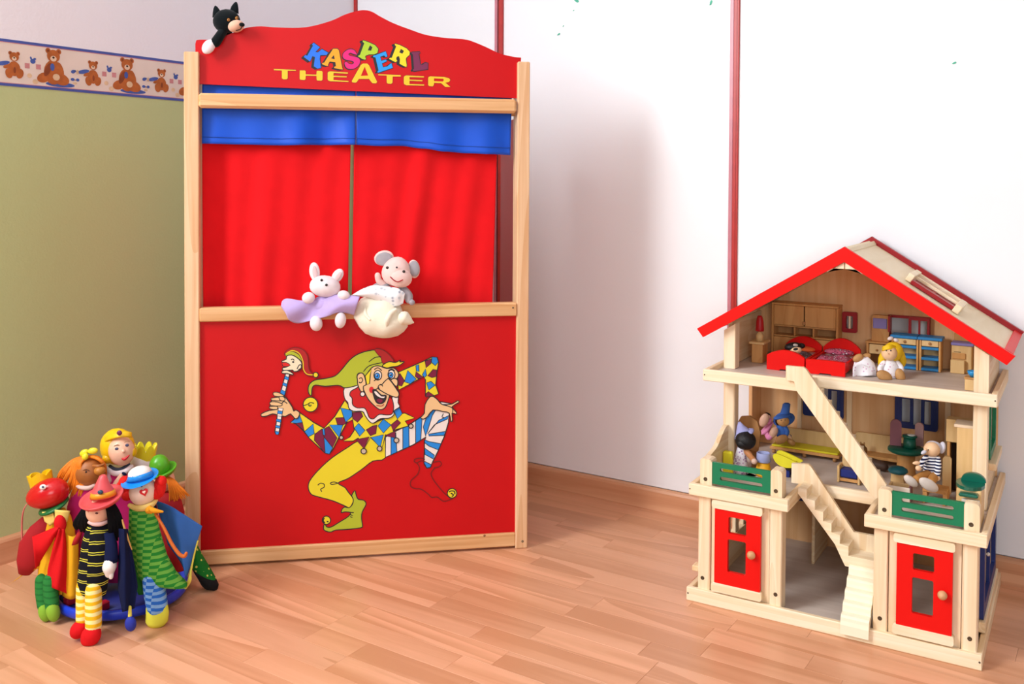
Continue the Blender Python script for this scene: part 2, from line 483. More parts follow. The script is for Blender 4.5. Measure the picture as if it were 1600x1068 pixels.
# ---- wallpaper border with teddy bears (flat print)
PAPER = mat('border_paper', '#e9d9cd', .8, .04, 12)
BLUEB = mat('border_blue', '#4a5aa6', .8, .04)
PINKB = mat('border_pink', '#cf8a8c', .8, .05)
BEARC = mat('bear_brown', '#b9652d', .8, .12, 60)
BEARD = mat('bear_dark', '#8d4522', .8, .1, 60)
BEARL = mat('bear_muzzle', '#eccfb2', .8, .05)
BEARN = mat('bear_nose', '#3a2018', .8)
BLUET = mat('border_toy_blue', '#4a62ae', .8, .1, 80)
SANDY = mat('border_sand', '#e2c29c', .8, .1, 60)
bz0, bz1 = 1.118, 1.227
trim = struct(MB().box(WXL-.002, WXL+.0008, .2, 2.462, bz0, bz1, .0002).build('trim_1', PAPER)); turn(trim)
BM = [BLUEB, PINKB, BEARC, BEARD, BEARL, BEARN, BLUET, SANDY]
def bfn(u, v, d): return (WXL+.0009+d, u, v)
def strip_(z0, z1, mi, d):
    MBx.add([bfn(.2, z0, d), bfn(2.46, z0, d), bfn(2.46, z1, d), bfn(.2, z1, d)], [[0, 1, 2, 3]], mi)
MBx = MB(); strip_(bz1-.0065, bz1, 0, .0002); strip_(bz0, bz0+.0065, 0, .0002); strip_(bz1-.0082, bz1-.0065, 1, .0002); strip_(bz0+.0065, bz0+.008, 1, .0002)
MBx.build('border_stripe', BM, trim)
def elp(mb, u, v, ru, rv, mi, d, ang=0, n=18):
    c, s = math.cos(math.radians(ang)), math.sin(math.radians(ang))
    mb.flat([[(u+ru*math.cos(2*PI*i/n)*c-rv*math.sin(2*PI*i/n)*s, v+ru*math.cos(2*PI*i/n)*s+rv*math.sin(2*PI*i/n)*c) for i in range(n)]], bfn, d, mi)
def bear(u, v, h, big):
    mb = MB(); w = h
    if big:
        elp(mb, u+.02*h/.1, v+.05*h, .42*h, .07*h, 6, .0003)
        elp(mb, u, v+.36*h, .27*h, .33*h, 2, .0005); elp(mb, u-.27*h, v+.2*h, .2*h, .13*h, 2, .0006, 20); elp(mb, u+.2*h, v+.2*h, .26*h, .16*h, 2, .0006, -15)
        elp(mb, u-.16*h, v+.42*h, .08*h, .2*h, 3, .0007, -25); elp(mb, u+.2*h, v+.46*h, .08*h, .2*h, 2, .0007, 20)
        elp(mb, u-.03*h, v+.5*h, .06*h, .1*h, 6, .0008); elp(mb, u+.08*h, v+.24*h, .1*h, .09*h, 7, .0008)
    else:
        elp(mb, u, v+.35*h, .24*h, .28*h, 2, .0005); elp(mb, u-.2*h, v+.16*h, .14*h, .19*h, 2, .0006, 15); elp(mb, u+.22*h, v+.18*h, .14*h, .19*h, 2, .0006, -20)
        elp(mb, u-.27*h, v+.42*h, .16*h, .07*h, 2, .0007, 20); elp(mb, u+.02*h, v+.3*h, .05*h, .12*h, 3, .0007)
        elp(mb, u-.42*h, v+.52*h, .26*h, .08*h, 6, .0008, 14); elp(mb, u-.68*h, v+.48*h, .06*h, .09*h, 7, .0008)
    for sx in (-1, 1): elp(mb, u+sx*.15*h, v+.93*h, .075*h, .075*h, 2, .0008); elp(mb, u+sx*.15*h, v+.93*h, .04*h, .04*h, 3, .0009)
    elp(mb, u, v+.8*h, .185*h, .17*h, 2, .0009); elp(mb, u, v+.73*h, .09*h, .075*h, 4, .001); elp(mb, u, v+.76*h, .035*h, .03*h, 5, .0011)
    mb.build('bear_print', BM, trim)
def blocks(u, v, s):
    mb = MB()
    for du, dv in ((-1.15, 0), (1.15, 0)):
        x, y = u+du*s, v+dv*s
        mb.flat([[(x-s*.5, y-s*.5), (x+s*.5, y-s*.5), (x+s*.5, y+s*.5), (x-s*.5, y+s*.5)]], bfn, .0004, 1)
    elp(mb, u, v+s*1.0, s*.55, s*.5, 6, .0005); elp(mb, u-s*.4, v+s*1.6, s*.2, s*.3, 6, .0005, 20); elp(mb, u+s*.4, v+s*1.5, s*.3, s*.2, 6, .0005)
    elp(mb, u-s*.7, v-s*1.9, s*.5, s*.45, 7, .0004); elp(mb, u+s*.5, v-s*3, s*.6, s*.5, 7, .0004)
    mb.build('block_print', BM, trim)
def trinket(u, v, s):
    mb = MB()
    elp(mb, u, v+s*2.6, s*.8, s*.6, 6, .0004, 20); elp(mb, u+s*.7, v+s*2.9, s*.4, s*.3, 6, .0004, -40)
    elp(mb, u-s*.2, v, s*.7, s*.5, 6, .0004); elp(mb, u+s*1.6, v, s*.6, s*.5, 6, .0004); elp(mb, u+s*.7, v-s*.1, s*.6, s*.12, 3, .0004)
    elp(mb, u+s*.6, v-s*1.2, s*.8, s*.4, 7, .0003)
    mb.build('toy_print', BM, trim)
# repeat length measured along the wall: big bear to big bear
yb = [on_plane(px, 110, LWP, FR @ Vector((1, 0, 0))) for px in (83, 198)]
yb = [(FR.inverted() @ (p-LWL)).y for p in yb]
per = yb[1]-yb[0]
for i in range(-3, 5):
    u = yb[0]+i*per
    if u > 2.4 or u < .3: continue
    bear(u, bz0+.010, .090, True)
    if u+per*.52 < 2.42: bear(u+per*.52, bz0+.020, .062, False)
    if u+per*.76 < 2.42: blocks(u+per*.745, bz0+.052, .012)
    if u+per*.25 < 2.42: trinket(u+per*.255, bz0+.03, .0075)
# ================================================================== PUPPET THEATRE
TA = Vector((-1.755, 1.499, 0)); TB = Vector((-1.178, 1.999, 0)); TU = (TB-TA).normalized(); TN = Vector((TU.y, -TU.x, 0))
theatre = thing('puppet_theatre', 'red puppet theatre with curtains, lettered header and printed jester, in the room corner', 'puppet theatre', TA, math.atan2(TU.y, TU.x))
def th(px, py, y=0.0):
    P = on_plane(px, py, TA-TN*y, TN); return ((P-TA).dot(TU), P.z)
BEECH_Z = wood('beech_upright', '#efc9a0', '#dcaa7b', (60, 60, 2.2), .42, .8, False, .25)
BEECH_X = wood('beech_rail', '#e9bb88', '#d69f68', (2.2, 60, 60), .42, .8, False, .3)
RED = mat('red_lacquer', '#ca1016', .42, .02, 6, .02, 400, spec=.2)
REDCL = mat('red_curtain', '#e4141c', .85, .04, 14, .25, 900, spec=.1, sheen=.15)
BLUECL = mat('blue_valance', '#0b55d6', .45, .05, 10, .2, 900, spec=.3, sheen=.1)
BLUEDK = mat('blue_hem', '#1c4fae', .7, .05, 10)
SCREW = mat('screw_metal', '#6b5a45', .4, .1)
PALE = mat('pale_edge', '#e8c7b4', .6)
def tp(name, mb, m, parent=theatre): return mb.build(name, m, parent)
tp('side_post', MB().box(-.0235, .0095, 0, .062, 0, 1.194, .0022), BEECH_Z)
rp = tp('side_post', MB().box(.7525, .7825, 0, .062, 0, 1.1915, .0022), BEECH_Z)
tp('screw', MB().lathe([(0, 0), (.003, 0), (.003, .0012), (.0012, .0016), (.0012, .0006), (0, .0006)], 10, axis_frame((.770, .0008, .018), (0, -1, 0))), SCREW, rp)
# rails
def rail(z0, z1, y0, y1, b, x0=.0095, x1=.7525): return MB().box(x0, x1, y0, y1, z0, z1, b)
tp('top_rail', rail(1.066, 1.100, -.006, .020, .006, .008, .7495), BEECH_X)
mr = tp('middle_rail', rail(.5735, .6055, -.003, .026, .0025), BEECH_X)
s_, z_ = th(801.5, 480.5, -.003)
tp('screw', MB().lathe([(0, 0), (.0022, 0), (.0022, .001), (0, .0004)], 10, axis_frame((s_, -.003, z_), (0, -1, 0))), SCREW, mr)
br = tp('bottom_rail', rail(.006, .039, .002, .028, .0022), BEECH_X)
for px, py in ((757, 836.5),):
    s_, z_ = th(px, py, .002)
    tp('knot', MB().lathe([(0, 0), (.003, 0), (.002, .0004), (0, .0005)], 10, axis_frame((s_, .002, z_), (0, -1, 0))), mat('wood_knot', '#8a5c3a', .6), br)
tp('curtain_rod', MB().tube([(.0, .045, 1.068), (.76, .045, 1.068)], .006, 12), BEECH_X)
for xa in (-.0125, .7575):
    tp('side_wing', MB().box(xa, xa+.012, .060, .290, .012, 1.058, .0015), RED)
# header board, hung a little askew behind the top of the posts
def zc(x, y): return (280+x/2.857, y/2.857)
top = [(72, 232), (72, 195), (76, 180), (90, 177), (150, 176), (190, 166), (225, 152), (260, 138), (300, 124), (345, 118), (380, 118), (430, 122), (530, 124), (600, 115), (680, 92), (740, 65), (790, 50), (825, 45), (860, 52), (900, 75), (960, 105), (1040, 135), (1100, 155), (1180, 168), (1270, 175), (1310, 185), (1370, 210), (1430, 238), (1490, 253), (1526, 257)]
HY = .014
outl = [Vector((*th(*zc(x, y), HY), 0)) for x, y in top]
outl = [outl[0], outl[1]]+[p for p in catmull(outl[2:], 4)]
sl = (1.104-1.122)/.74
bot = [Vector((.760, 1.122+.760*sl, 0)), Vector((0.0, 1.122, 0))]
header = tp('header_board', MB().prism([[(p.x, p.y) for p in outl]+[(p.x, p.y) for p in bot]], lambda u, v, d: (u, d, v), HY, HY+.010, 0, False, 1), [RED, mat('red_edge', '#a81a1c', .4)])
# lower panel
panel = tp('front_panel', MB().box(.0085, .7535, .010, .018, .035, .578, .0004), RED)
# curtains
def curtain(name, x0t, x1t, x0b, x1b, zt, zb, ph, amp, m, seed, n=110, y0=.044):
    r_ = random.Random(seed); ks = [(r_.uniform(28, 100), r_.uniform(0, 6), r_.uniform(.3, 1)) for _ in range(6)]
    def fn(u, v):
        x = (x0t+(x1t-x0t)*u)*(1-v)+(x0b+(x1b-x0b)*u)*v
        z = zt+(zb-zt)*v
        d = sum(a*math.sin(k*x*(1+.08*v)+p+v*1.2) for k, p, a in ks)*amp*(.35+.65*v)
        x += .004*math.sin(5*v+ph)*(1-abs(2*u-1))
        return (x, y0+d, z)
    return tp(name, MB().grid(fn, n, 26), m, theatre)
o = curtain('curtain', th(316, 200, .045)[0], th(549, 200, .045)[0], th(318, 480, .045)[0], th(543, 480, .045)[0], 1.062, .578, 0, .0050, REDCL, 3); o.modifiers.new('t', 'SOLIDIFY').thickness = .0009
o = curtain('curtain', th(554.5, 200, .045)[0], th(778, 200, .045)[0], th(549, 480, .045)[0], th(769, 480, .045)[0], 1.062, .578, 1, .0042, REDCL, 8); o.modifiers.new('t', 'SOLIDIFY').thickness = .0009
def valance(x0, x1, zs, seed, lean=0):
    r_ = random.Random(seed); ks = [(r_.uniform(26, 66), r_.uniform(0, 6), r_.uniform(.4, 1)) for _ in range(4)]
    def zb(u):
        t = u*(len(zs)-1); i = min(int(t), len(zs)-2); f = t-i; f = f*f*(3-2*f); return zs[i]*(1-f)+zs[i+1]*f
    def fn(u, v):
        x = x0+(x1-x0)*u+lean*v*u
        d = sum(a*math.sin(k*x+p) for k, p, a in ks)*.0080*(.12+.88*v**1.5)
        d -= .0045*math.exp(-((v-.93)/.03)**2)*.0
        return (x, .033-.010*v+d, 1.140+(zb(u)-1.140)*v)
    o = tp('valance', MB().grid(fn, 80, 22), BLUECL, theatre); o.modifiers.new('t', 'SOLIDIFY').thickness = .0009
    # stitched hem near the lower edge
    hem = MB().tube([Vector(fn(i/50, .90))+Vector((0, -.0012, 0)) for i in range(51)], .0007, 5, sub=1, cap=False)
    hem.build('hem_stitch', BLUEDK, o)
    return o
v1 = valance(.0125, .3645, [.985, .984, .983, .985, .986], 21)
v2 = valance(.366, .744, [.986, .984, .985, .979, .972, .969, .967, .966], 31, -.004)
sw = MB().tube([(.3655, .028, 1.062), (.3657, .022, 1.02), (.3660, .019, .988)], .0009, 5); tp('seam_thread', sw, mat('white_thread', '#cfd6e6', .8), v2)

# ---------------------------------------------------------------- lettering on the header
INK = mat('print_black', '#221d22', .45, .02)
PR = {k: mat('print_'+k, c, .45, .03, 8) for k, c in dict(blue='#1f74ea', orange='#f9a51c', pink='#e0147c', green='#aed02c', sky='#1e9bf5', yellow='#f7dc22', purple='#78224f', gold='#fbc727', lyellow='#f4cf1f').items()}
def L1(x, y): return th(410+x/10, 50+y/10, HY)
def L2(x, y): return th(550+x/9.412, 50+y/9.412, HY)
def tfn(u, v, d): return (u, HY-.0003-d, v)
def letter(name, conv, colour, outer, holes=(), shadow=True, off=(-42, 18)):
    mb = MB()
    O = [conv(*p) for p in outer]; Hs = [[conv(*p) for p in h] for h in holes]
    if shadow:
        sx, sy = off
        Q = [conv(p[0]+sx, p[1]+sy) for p in outer]
        mb.flat([Q], tfn, 0, 0)
        n = len(O)
        for i in range(n):
            j = (i+1) % n; mb.add([tfn(*O[i], .0001), tfn(*O[j], .0001), tfn(*Q[j], .0001), tfn(*Q[i], .0001)], [[0, 1, 2, 3]], 0)
        mb.flat([O], tfn, .0002, 0)
        mb.stroke(O, .0034, tfn, .0002, 0, True)
    else:
        mb.stroke(O, .0022, tfn, .0001, 2, True)
    mb.flat([O]+Hs, tfn, .0006, 1)
    mb.build(name, [INK, PR[colour], mat('print_dark_red', '#8c1418', .45)], header)
letter('letter', L1, 'blue', [(800, 170), (900, 240), (828, 312), (868, 318), (930, 268), (1030, 325), (1005, 358), (905, 362), (895, 420), (915, 560), (860, 572), (803, 535), (822, 390), (782, 378), (745, 462), (645, 390), (672, 358), (700, 372), (790, 215), (775, 195)])
letter('letter', L1, 'orange', [(1105, 262), (1170, 262), (1195, 285), (1245, 550), (1258, 585), (1210, 582), (1120, 560), (1128, 540), (1150, 535), (1140, 470), (1050, 462), (1030, 500), (1025, 530), (985, 525), (930, 500), (945, 480), (965, 480), (1090, 285)], [[(1118, 360), (1130, 425), (1072, 412)]])
Sp = [(1465, 330), (1440, 290), (1390, 268), (1320, 285), (1262, 340), (1262, 400), (1310, 435), (1400, 450), (1430, 480), (1400, 505), (1350, 495), (1320, 470), (1285, 478), (1300, 540), (1345, 575), (1420, 575), (1490, 535), (1525, 470), (1515, 420), (1460, 390), (1370, 372), (1345, 345), (1375, 325), (1430, 345), (1480, 355)]
letter('letter', L1, 'pink', [(p.x, p.y) for p in catmull(Sp, 3, True)], off=(-14, 14))
letter('letter', L2, 'green', [(160, 122), (240, 150), (340, 195), (385, 250), (375, 305), (330, 330), (250, 330), (205, 345), (190, 370), (205, 385), (195, 410), (150, 395), (90, 360), (95, 345), (118, 335), (180, 165), (158, 145)], [[(265, 195), (300, 225), (280, 275), (232, 270)]], off=(-46, 12))
letter('letter', L2, 'sky', [(495, 285), (520, 355), (500, 370), (470, 345), (415, 365), (430, 425), (500, 405), (512, 430), (440, 462), (455, 520), (520, 505), (560, 470), (580, 460), (600, 525), (380, 600), (375, 580), (390, 565), (345, 375), (310, 365), (315, 345), (345, 340)], off=(-38, 12))
letter('letter', L2, 'yellow', [(632, 172), (700, 192), (800, 240), (848, 290), (845, 335), (800, 375), (790, 400), (805, 490), (800, 515), (750, 495), (700, 465), (705, 400), (690, 355), (655, 365), (650, 400), (665, 425), (640, 445), (545, 395), (560, 380), (585, 380), (650, 210), (628, 190)], [[(720, 248), (765, 280), (740, 320), (695, 300)]], off=(-46, 12))
letter('letter', L2, 'purple', [(875, 298), (995, 290), (998, 310), (980, 325), (1005, 475), (1040, 480), (1075, 450), (1115, 455), (1118, 545), (905, 578), (895, 555), (912, 540), (895, 330), (878, 318)], off=(-34, 6))
G = 'gold'
def T_(conv, *pts, holes=()): letter('letter', conv, G, pts, holes, False)
T_(L1, (178, 578), (520, 592), (526, 606), (395, 606), (395, 725), (375, 738), (325, 738), (305, 722), (305, 602), (182, 596))
T_(L1, (585, 600), (662, 600), (676, 615), (676, 662), (845, 668), (848, 615), (862, 606), (930, 612), (940, 625), (938, 748), (920, 760), (860, 758), (848, 745), (846, 684), (676, 682), (674, 738), (655, 750), (595, 744), (582, 730))
T_(L1, (1030, 622), (1060, 615), (1335, 632), (1335, 650), (1112, 640), (1110, 682), (1318, 692), (1318, 708), (1112, 702), (1110, 750), (1345, 766), (1345, 780), (1060, 768), (1030, 758), (1020, 735), (1020, 640))
T_(L2, (160, 465), (225, 465), (250, 490), (370, 735), (350, 755), (300, 752), (285, 735), (250, 690), (100, 690), (70, 735), (50, 745), (5, 740), (-3, 720), (130, 485), holes=[[(187, 510), (238, 640), (130, 645)]])
T_(L2, (385, 620), (715, 635), (718, 655), (598, 655), (595, 745), (575, 762), (525, 758), (510, 742), (510, 640), (388, 636))
T_(L2, (775, 645), (800, 638), (1058, 652), (1058, 668), (845, 662), (845, 700), (1035, 708), (1035, 724), (845, 716), (845, 765), (1060, 772), (1060, 788), (800, 782), (770, 770), (762, 750), (762, 665))
T_(L2, (1130, 660), (1150, 652), (1360, 662), (1425, 680), (1445, 705), (1425, 735), (1370, 745), (1445, 806), (1370, 806), (1310, 752), (1205, 748), (1203, 780), (1185, 800), (1135, 795), (1120, 780), (1120, 675), holes=[[(1205, 682), (1340, 688), (1352, 708), (1335, 728), (1205, 722)]])

# ---------------------------------------------------------------- jester printed on the front panel
JM = [INK]+[mat('jester_'+k, c, .5, .02, 8) for k, c in (('lime', '#b4c02c'), ('yellow', '#ead826'), ('blue', '#1c8ae2'), ('purple', '#7c0f3c'), ('white', '#f0e6df'), ('skin', '#edc48e'), ('red', '#ca1016'), ('maroon', '#7c0c10'), ('cream', '#f3e6c4'), ('lip', '#e0251f'), ('pom', '#c9b9a4'), ('crimson', '#b01a1c'), ('cheek', '#d8202c'))]
K, LI, YE, BL, PU, WH, SK, RE, MA, CM, LP, PO, CI, CK = range(14)
jest = MB(); JD = [0]
PY = .010
def jfn(u, v, d): return (u, PY-.0004-d, v)
def cD(x, y): return th(390+x/5.933, 520+y/5.933, PY)
def cE(x, y): return th(540+x/5.935, 520+y/5.935, PY)
def cF(x, y): return th(460+x/5.714, 670+y/5.714, PY)
def cC(x, y): return th(390+x/3.237, 520+y/3.237, PY)
def J(conv, col, pts, smooth=0, w=.0024, line=K):
    Q = [conv(*p) for p in pts]
    if smooth: Q = [(p.x, p.y) for p in catmull([Vector((a, b, 0)) for a, b in Q], smooth, True)]
    JD[0] += .000035
    if col is not None: jest.flat([Q], jfn, JD[0], col)
    if w:
        JD[0] += .00001; jest.stroke(Q, w, jfn, JD[0], line, True)
def JL(conv, pts, w=.0022, smooth=4, col=K):
    Q = [conv(*p) for p in pts]
    if smooth and len(Q) > 2: Q = [(p.x, p.y) for p in catmull([Vector((a, b, 0)) for a, b in Q], smooth)]
    JD[0] += .00002; jest.stroke(Q, w, jfn, JD[0], col)
def JC(conv, col, x, y, rx, ry=None, w=.0024, n=20, line=K):
    ry = ry or rx; J(conv, col, [(x+rx*math.cos(2*PI*i/n), y+ry*math.sin(2*PI*i/n)) for i in range(n)], 0, w, line)
# yellow leg and shoe
J(cF, YE, [(560, 110), (480, 160), (330, 260), (210, 370), (135, 465), (125, 530), (150, 580), (200, 600), (340, 638), (440, 680), (490, 700), (520, 660), (525, 620), (480, 560), (450, 520), (390, 480), (480, 440), (600, 360), (700, 285), (812, 255), (812, 60), (700, 60)], 3)
JL(cF, [(390, 482), (355, 472), (322, 480), (330, 492), (360, 490), (400, 480)]); JL(cF, [(208, 500), (235, 482), (265, 492), (265, 518), (235, 535), (245, 558)])
J(cF, LI, [(490, 700), (520, 665), (525, 625), (512, 590), (540, 548), (552, 590), (570, 625), (620, 635), (640, 670), (605, 740), (600, 800), (608, 860), (590, 880), (460, 895), (370, 900), (320, 918), (265, 900), (262, 860), (275, 850), (290, 872), (330, 872), (400, 830), (480, 780), (500, 745), (450, 738), (420, 745), (425, 715), (450, 695)], 3)
JL(cF, [(495, 742), (530, 745)]); JL(cF, [(500, 762), (520, 772)]); JL(cF, [(498, 780), (518, 788)])
JC(cF, YE, 286, 812, 37); JL(cF, [(268, 792), (258, 810), (262, 828), (275, 832)], .003); JL(cF, [(288, 824), (305, 826)], .003)
# striped leg
leg = [(812, 70), (900, 20), (1040, -50), (1190, -150), (1205, -190), (1310, -245), (1390, -230), (1385, -170), (1375, -60), (1340, 60), (1280, 200), (1230, 300), (1215, 340), (1180, 345), (1155, 300), (1160, 200), (1160, 100), (1175, 70), (1060, 140), (960, 185), (812, 250)]
J(cF, WH, leg, 0)
for st in ([(862, 55), (905, 30), (915, 205), (862, 235)], [(968, -10), (1022, -40), (1024, 155), (968, 182)], [(1082, -75), (1140, -110), (1128, 95), (1082, 128)],
           [(1205, -190), (1262, -228), (1300, -235), (1230, -120), (1190, 10), (1172, 65), (1150, -20)], [(1290, -80), (1375, -120), (1365, -90), (1250, -40), (1190, 40)],
           [(1195, 45), (1345, 20), (1335, 55), (1200, 60)], [(1165, 95), (1200, 110), (1310, 130), (1285, 185), (1200, 150), (1162, 120)], [(1165, 170), (1250, 232), (1240, 265), (1165, 225)], [(1160, 285), (1225, 318), (1210, 345), (1180, 348), (1156, 310)]):
    J(cF, BL, st, 0, .0018)
JL(cF, [(1330, -140), (1318, -110), (1335, -105)], .002)
JL(cF, leg+[leg[0]], .0024, 0)
# red outlined boot
JL(cF, [(1165, 290), (1130, 282), (1090, 300), (1070, 285), (1080, 265), (1130, 258), (1165, 270)], .0026, 4, MA); JL(cF, [(1230, 300), (1290, 285), (1312, 310), (1290, 335), (1245, 345)], .0026, 4, MA)
JL(cF, [(1090, 298), (1115, 340), (1100, 400), (1040, 460), (1040, 510), (1080, 530), (1130, 535), (1190, 575), (1225, 608), (1275, 605), (1330, 642), (1400, 625), (1430, 600)], .0026, 4, MA)
JL(cF, [(1260, 340), (1220, 390), (1240, 450), (1310, 540), (1360, 590), (1400, 620)], .0026, 4, MA)
JC(cF, mat and YE, 1407, 571, 42); JL(cF, [(1380, 560), (1400, 550), (1428, 555), (1432, 580)], .003); JL(cF, [(1395, 570), (1420, 585), (1405, 600)], .003)
# torso: yellow ground with harlequin lozenges
torso = [(880, 630), (915, 660), (925, 700), (965, 720), (1060, 725), (1110, 790), (1150, 835), (1200, 810), (1330, 760), (1340, 720), (1375, 680), (1410, 745), (1440, 740), (1530, 785), (1440, 815), (1470, 860), (1370, 890), (1330, 900), (1350, 968), (1260, 940), (1225, 1070), (1120, 965), (1060, 1070), (1005, 970), (960, 1000), (870, 1000), (930, 960), (970, 900), (955, 800), (900, 830), (835, 960)]
J(cD, YE, torso, 0)
jc = lambda c, *p: J(cD, c, p, 0, .0018)
jc(BL, (842, 690), (950, 715), (950, 770), (890, 825)); jc(PU, (955, 735), (1030, 725), (1050, 770), (1000, 825), (955, 790))
jc(BL, (1010, 835), (1070, 900), (1020, 955), (970, 880)); jc(PU, (1140, 860), (1180, 850), (1170, 930), (1120, 950), (1080, 895))
jc(BL, (1240, 795), (1310, 850), (1240, 925), (1190, 860)); jc(PU, (1370, 800), (1400, 830), (1330, 905), (1310, 850))
jc(BL, (1335, 720), (1385, 680), (1415, 745), (1370, 795)); jc(PU, (985, 985), (1110, 960), (1060, 1070)); jc(BL, (1125, 965), (1240, 940), (1210, 1060))
jc(PU, (1250, 950), (1350, 905), (1350, 968))
# left arm
J(cD, YE, [(465, 735), (600, 830), (690, 880), (735, 830), (790, 770), (880, 625), (915, 660), (925, 700), (900, 830), (830, 960), (770, 1080), (740, 1120), (700, 1110), (560, 980), (495, 900), (430, 840), (380, 830)], 0)
jc(BL, (380, 825), (465, 760), (490, 825), (430, 835)); jc(PU, (430, 838), (490, 828), (510, 905)); jc(BL, (510, 910), (590, 840), (600, 930), (545, 960)); jc(PU, (605, 935), (670, 885), (690, 960), (700, 1110), (600, 990))
jc(PU, (700, 880), (735, 860), (810, 970), (770, 1060), (690, 960)); jc(BL, (690, 965), (770, 1060), (740, 1120), (700, 1108)); jc(BL, (740, 848), (865, 850), (830, 965)); jc(PU, (795, 785), (870, 780), (900, 830), (865, 850), (815, 845)); jc(BL, (842, 690), (950, 715), (950, 770), (890, 825)); jc(BL, (675, 885), (695, 885), (700, 945), (680, 940))
JC(cD, PO, 850, 966, 18); JC(cF, PO, 618, 195, 24); JC(cF, PO, 760, 172, 22); JC(cF, PO, 910, 98, 22); JC(cE, PO, 605, 860, 20)
# right arm
J(cE, YE, [(470, 370), (580, 320), (730, 255), (800, 220), (850, 225), (862, 270), (845, 370), (835, 480), (862, 560), (820, 580), (740, 585), (740, 430), (720, 400), (600, 470), (490, 525)], 0)
je = lambda c, *p: J(cE, c, p, 0, .0018)
je(PU, (470, 380), (505, 375), (545, 440), (520, 490), (480, 480)); je(BL, (575, 345), (655, 425), (600, 468), (545, 450)); je(PU, (650, 355), (720, 410), (670, 420), (645, 400)); je(BL, (650, 300), (678, 290), (680, 355), (655, 350)); je(PU, (735, 258), (795, 235), (790, 280), (745, 320))
je(BL, (800, 220), (845, 222), (860, 265), (830, 300), (795, 270)); je(PU, (845, 340), (840, 400), (800, 410), (760, 395), (810, 335)); je(BL, (740, 330), (750, 390), (730, 410), (710, 385)); je(BL, (750, 460), (790, 445), (830, 480), (770, 525)); je(PU, (745, 560), (765, 540), (820, 575), (745, 592))
# hand on the knee
J(cE, SK, [(780, 590), (820, 590), (860, 625), (895, 660), (985, 655), (1035, 625), (1050, 640), (985, 680), (1025, 730), (1020, 748), (985, 740), (990, 800), (975, 820), (960, 740), (900, 725), (810, 710), (760, 770), (720, 795), (695, 780), (730, 740), (735, 660)], 2)
JL(cE, [(895, 660), (985, 690), (990, 740)])
# head on the stick: stick, hand, little head
J(cD, WH, [(335, 370), (372, 375), (325, 580), (290, 830), (270, 935), (245, 935), (235, 915), (255, 780), (285, 560)], 0)
for st in ([(330, 395), (365, 410), (360, 435), (322, 420)], [(312, 455), (350, 470), (342, 495), (305, 478)], [(292, 520), (333, 540), (322, 580), (283, 560)], [(258, 730), (300, 740), (297, 765), (255, 752)], [(250, 790), (292, 800), (290, 825), (247, 815)], [(243, 850), (285, 858), (282, 880), (240, 872)], [(238, 905), (275, 912), (268, 938), (244, 936)]):
    J(cD, BL, st, 0, .0014)
J(cD, SK, [(465, 735), (430, 710), (410, 720), (395, 680), (340, 600), (310, 580), (270, 600), (205, 600), (205, 625), (190, 640), (195, 665), (185, 680), (200, 700), (255, 705), (180, 715), (110, 745), (115, 770), (160, 765), (215, 745), (255, 755), (330, 770), (380, 745), (420, 790), (450, 780)], 2)
J(cD, WH, [(268, 690), (312, 695), (300, 770), (256, 765)], 0, .0018); J(cD, BL, [(262, 715), (306, 722), (302, 748), (258, 742)], 0, .0014)
for fx in ([(220, 550), (260, 545), (320, 575), (300, 585), (230, 580)], [(205, 600), (280, 590), (320, 600), (300, 625), (210, 620)], [(190, 640), (230, 632), (300, 650), (290, 672), (200, 668)], [(185, 680), (250, 675), (262, 690), (250, 705), (195, 700)]): J(cD, SK, fx, 2, .002)
J(cD, SK, [(275, 590), (310, 585), (330, 605), (320, 625), (285, 620)], 2, .002); JL(cD, [(300, 650), (320, 630), (350, 650)])
J(cD, CI, [(330, 205), (330, 175), (370, 145), (430, 130), (500, 155), (540, 215), (545, 300), (560, 350), (590, 380), (560, 395), (520, 380), (495, 330), (480, 250), (440, 200), (380, 170)], 3, .0022, MA)
J(cD, LI, [(335, 210), (345, 180), (400, 168), (460, 200), (485, 260), (430, 215)], 2, .0014)
J(cD, CM, [(345, 210), (390, 200), (440, 225), (480, 265), (485, 310), (460, 345), (410, 355), (400, 340), (330, 345), (305, 335), (310, 318), (340, 312), (370, 295), (340, 270), (305, 268), (300, 255), (340, 240)], 2)
J(cD, LP, [(305, 270), (345, 272), (378, 295), (340, 308), (308, 300)], 2, .0016); JL(cD, [(385, 245), (400, 238), (415, 250)]); JC(cD, K, 405, 266, 10, 9, 0); JL(cD, [(440, 330), (460, 295), (478, 292), (478, 320), (450, 340)])
J(cD, CM, [(302, 350), (350, 342), (402, 370), (398, 385), (350, 372), (305, 370)], 2); JC(cD, YE, 613, 385, 24)
JL(cD, [(335, 190), (395, 160), (460, 185), (495, 260), (500, 330), (530, 375), (585, 385)], .002, 4, YE)
# ruff
ruff = [(880, 505), (1000, 470), (1000, 500), (940, 535), (930, 575), (950, 600), (955, 660), (1000, 690), (1060, 690), (1085, 720), (1110, 780), (1150, 790), (1200, 750), (1270, 755), (1320, 745), (1335, 690), (1330, 640), (1320, 590), (1375, 585), (1375, 640), (1390, 680), (1340, 715), (1335, 755), (1290, 785), (1210, 790), (1150, 830), (1110, 815), (1070, 760), (1045, 722), (960, 720), (920, 690), (910, 640), (880, 600)]
J(cD, RE, [(1000, 490), (940, 535), (930, 575), (950, 600), (955, 660), (1000, 690), (1060, 690), (1085, 720), (1110, 780), (1150, 790), (1200, 750), (1270, 755), (1320, 745), (1335, 690), (1330, 620), (1200, 520)], 0, 0)
J(cD, WH, ruff, 3, .0022)
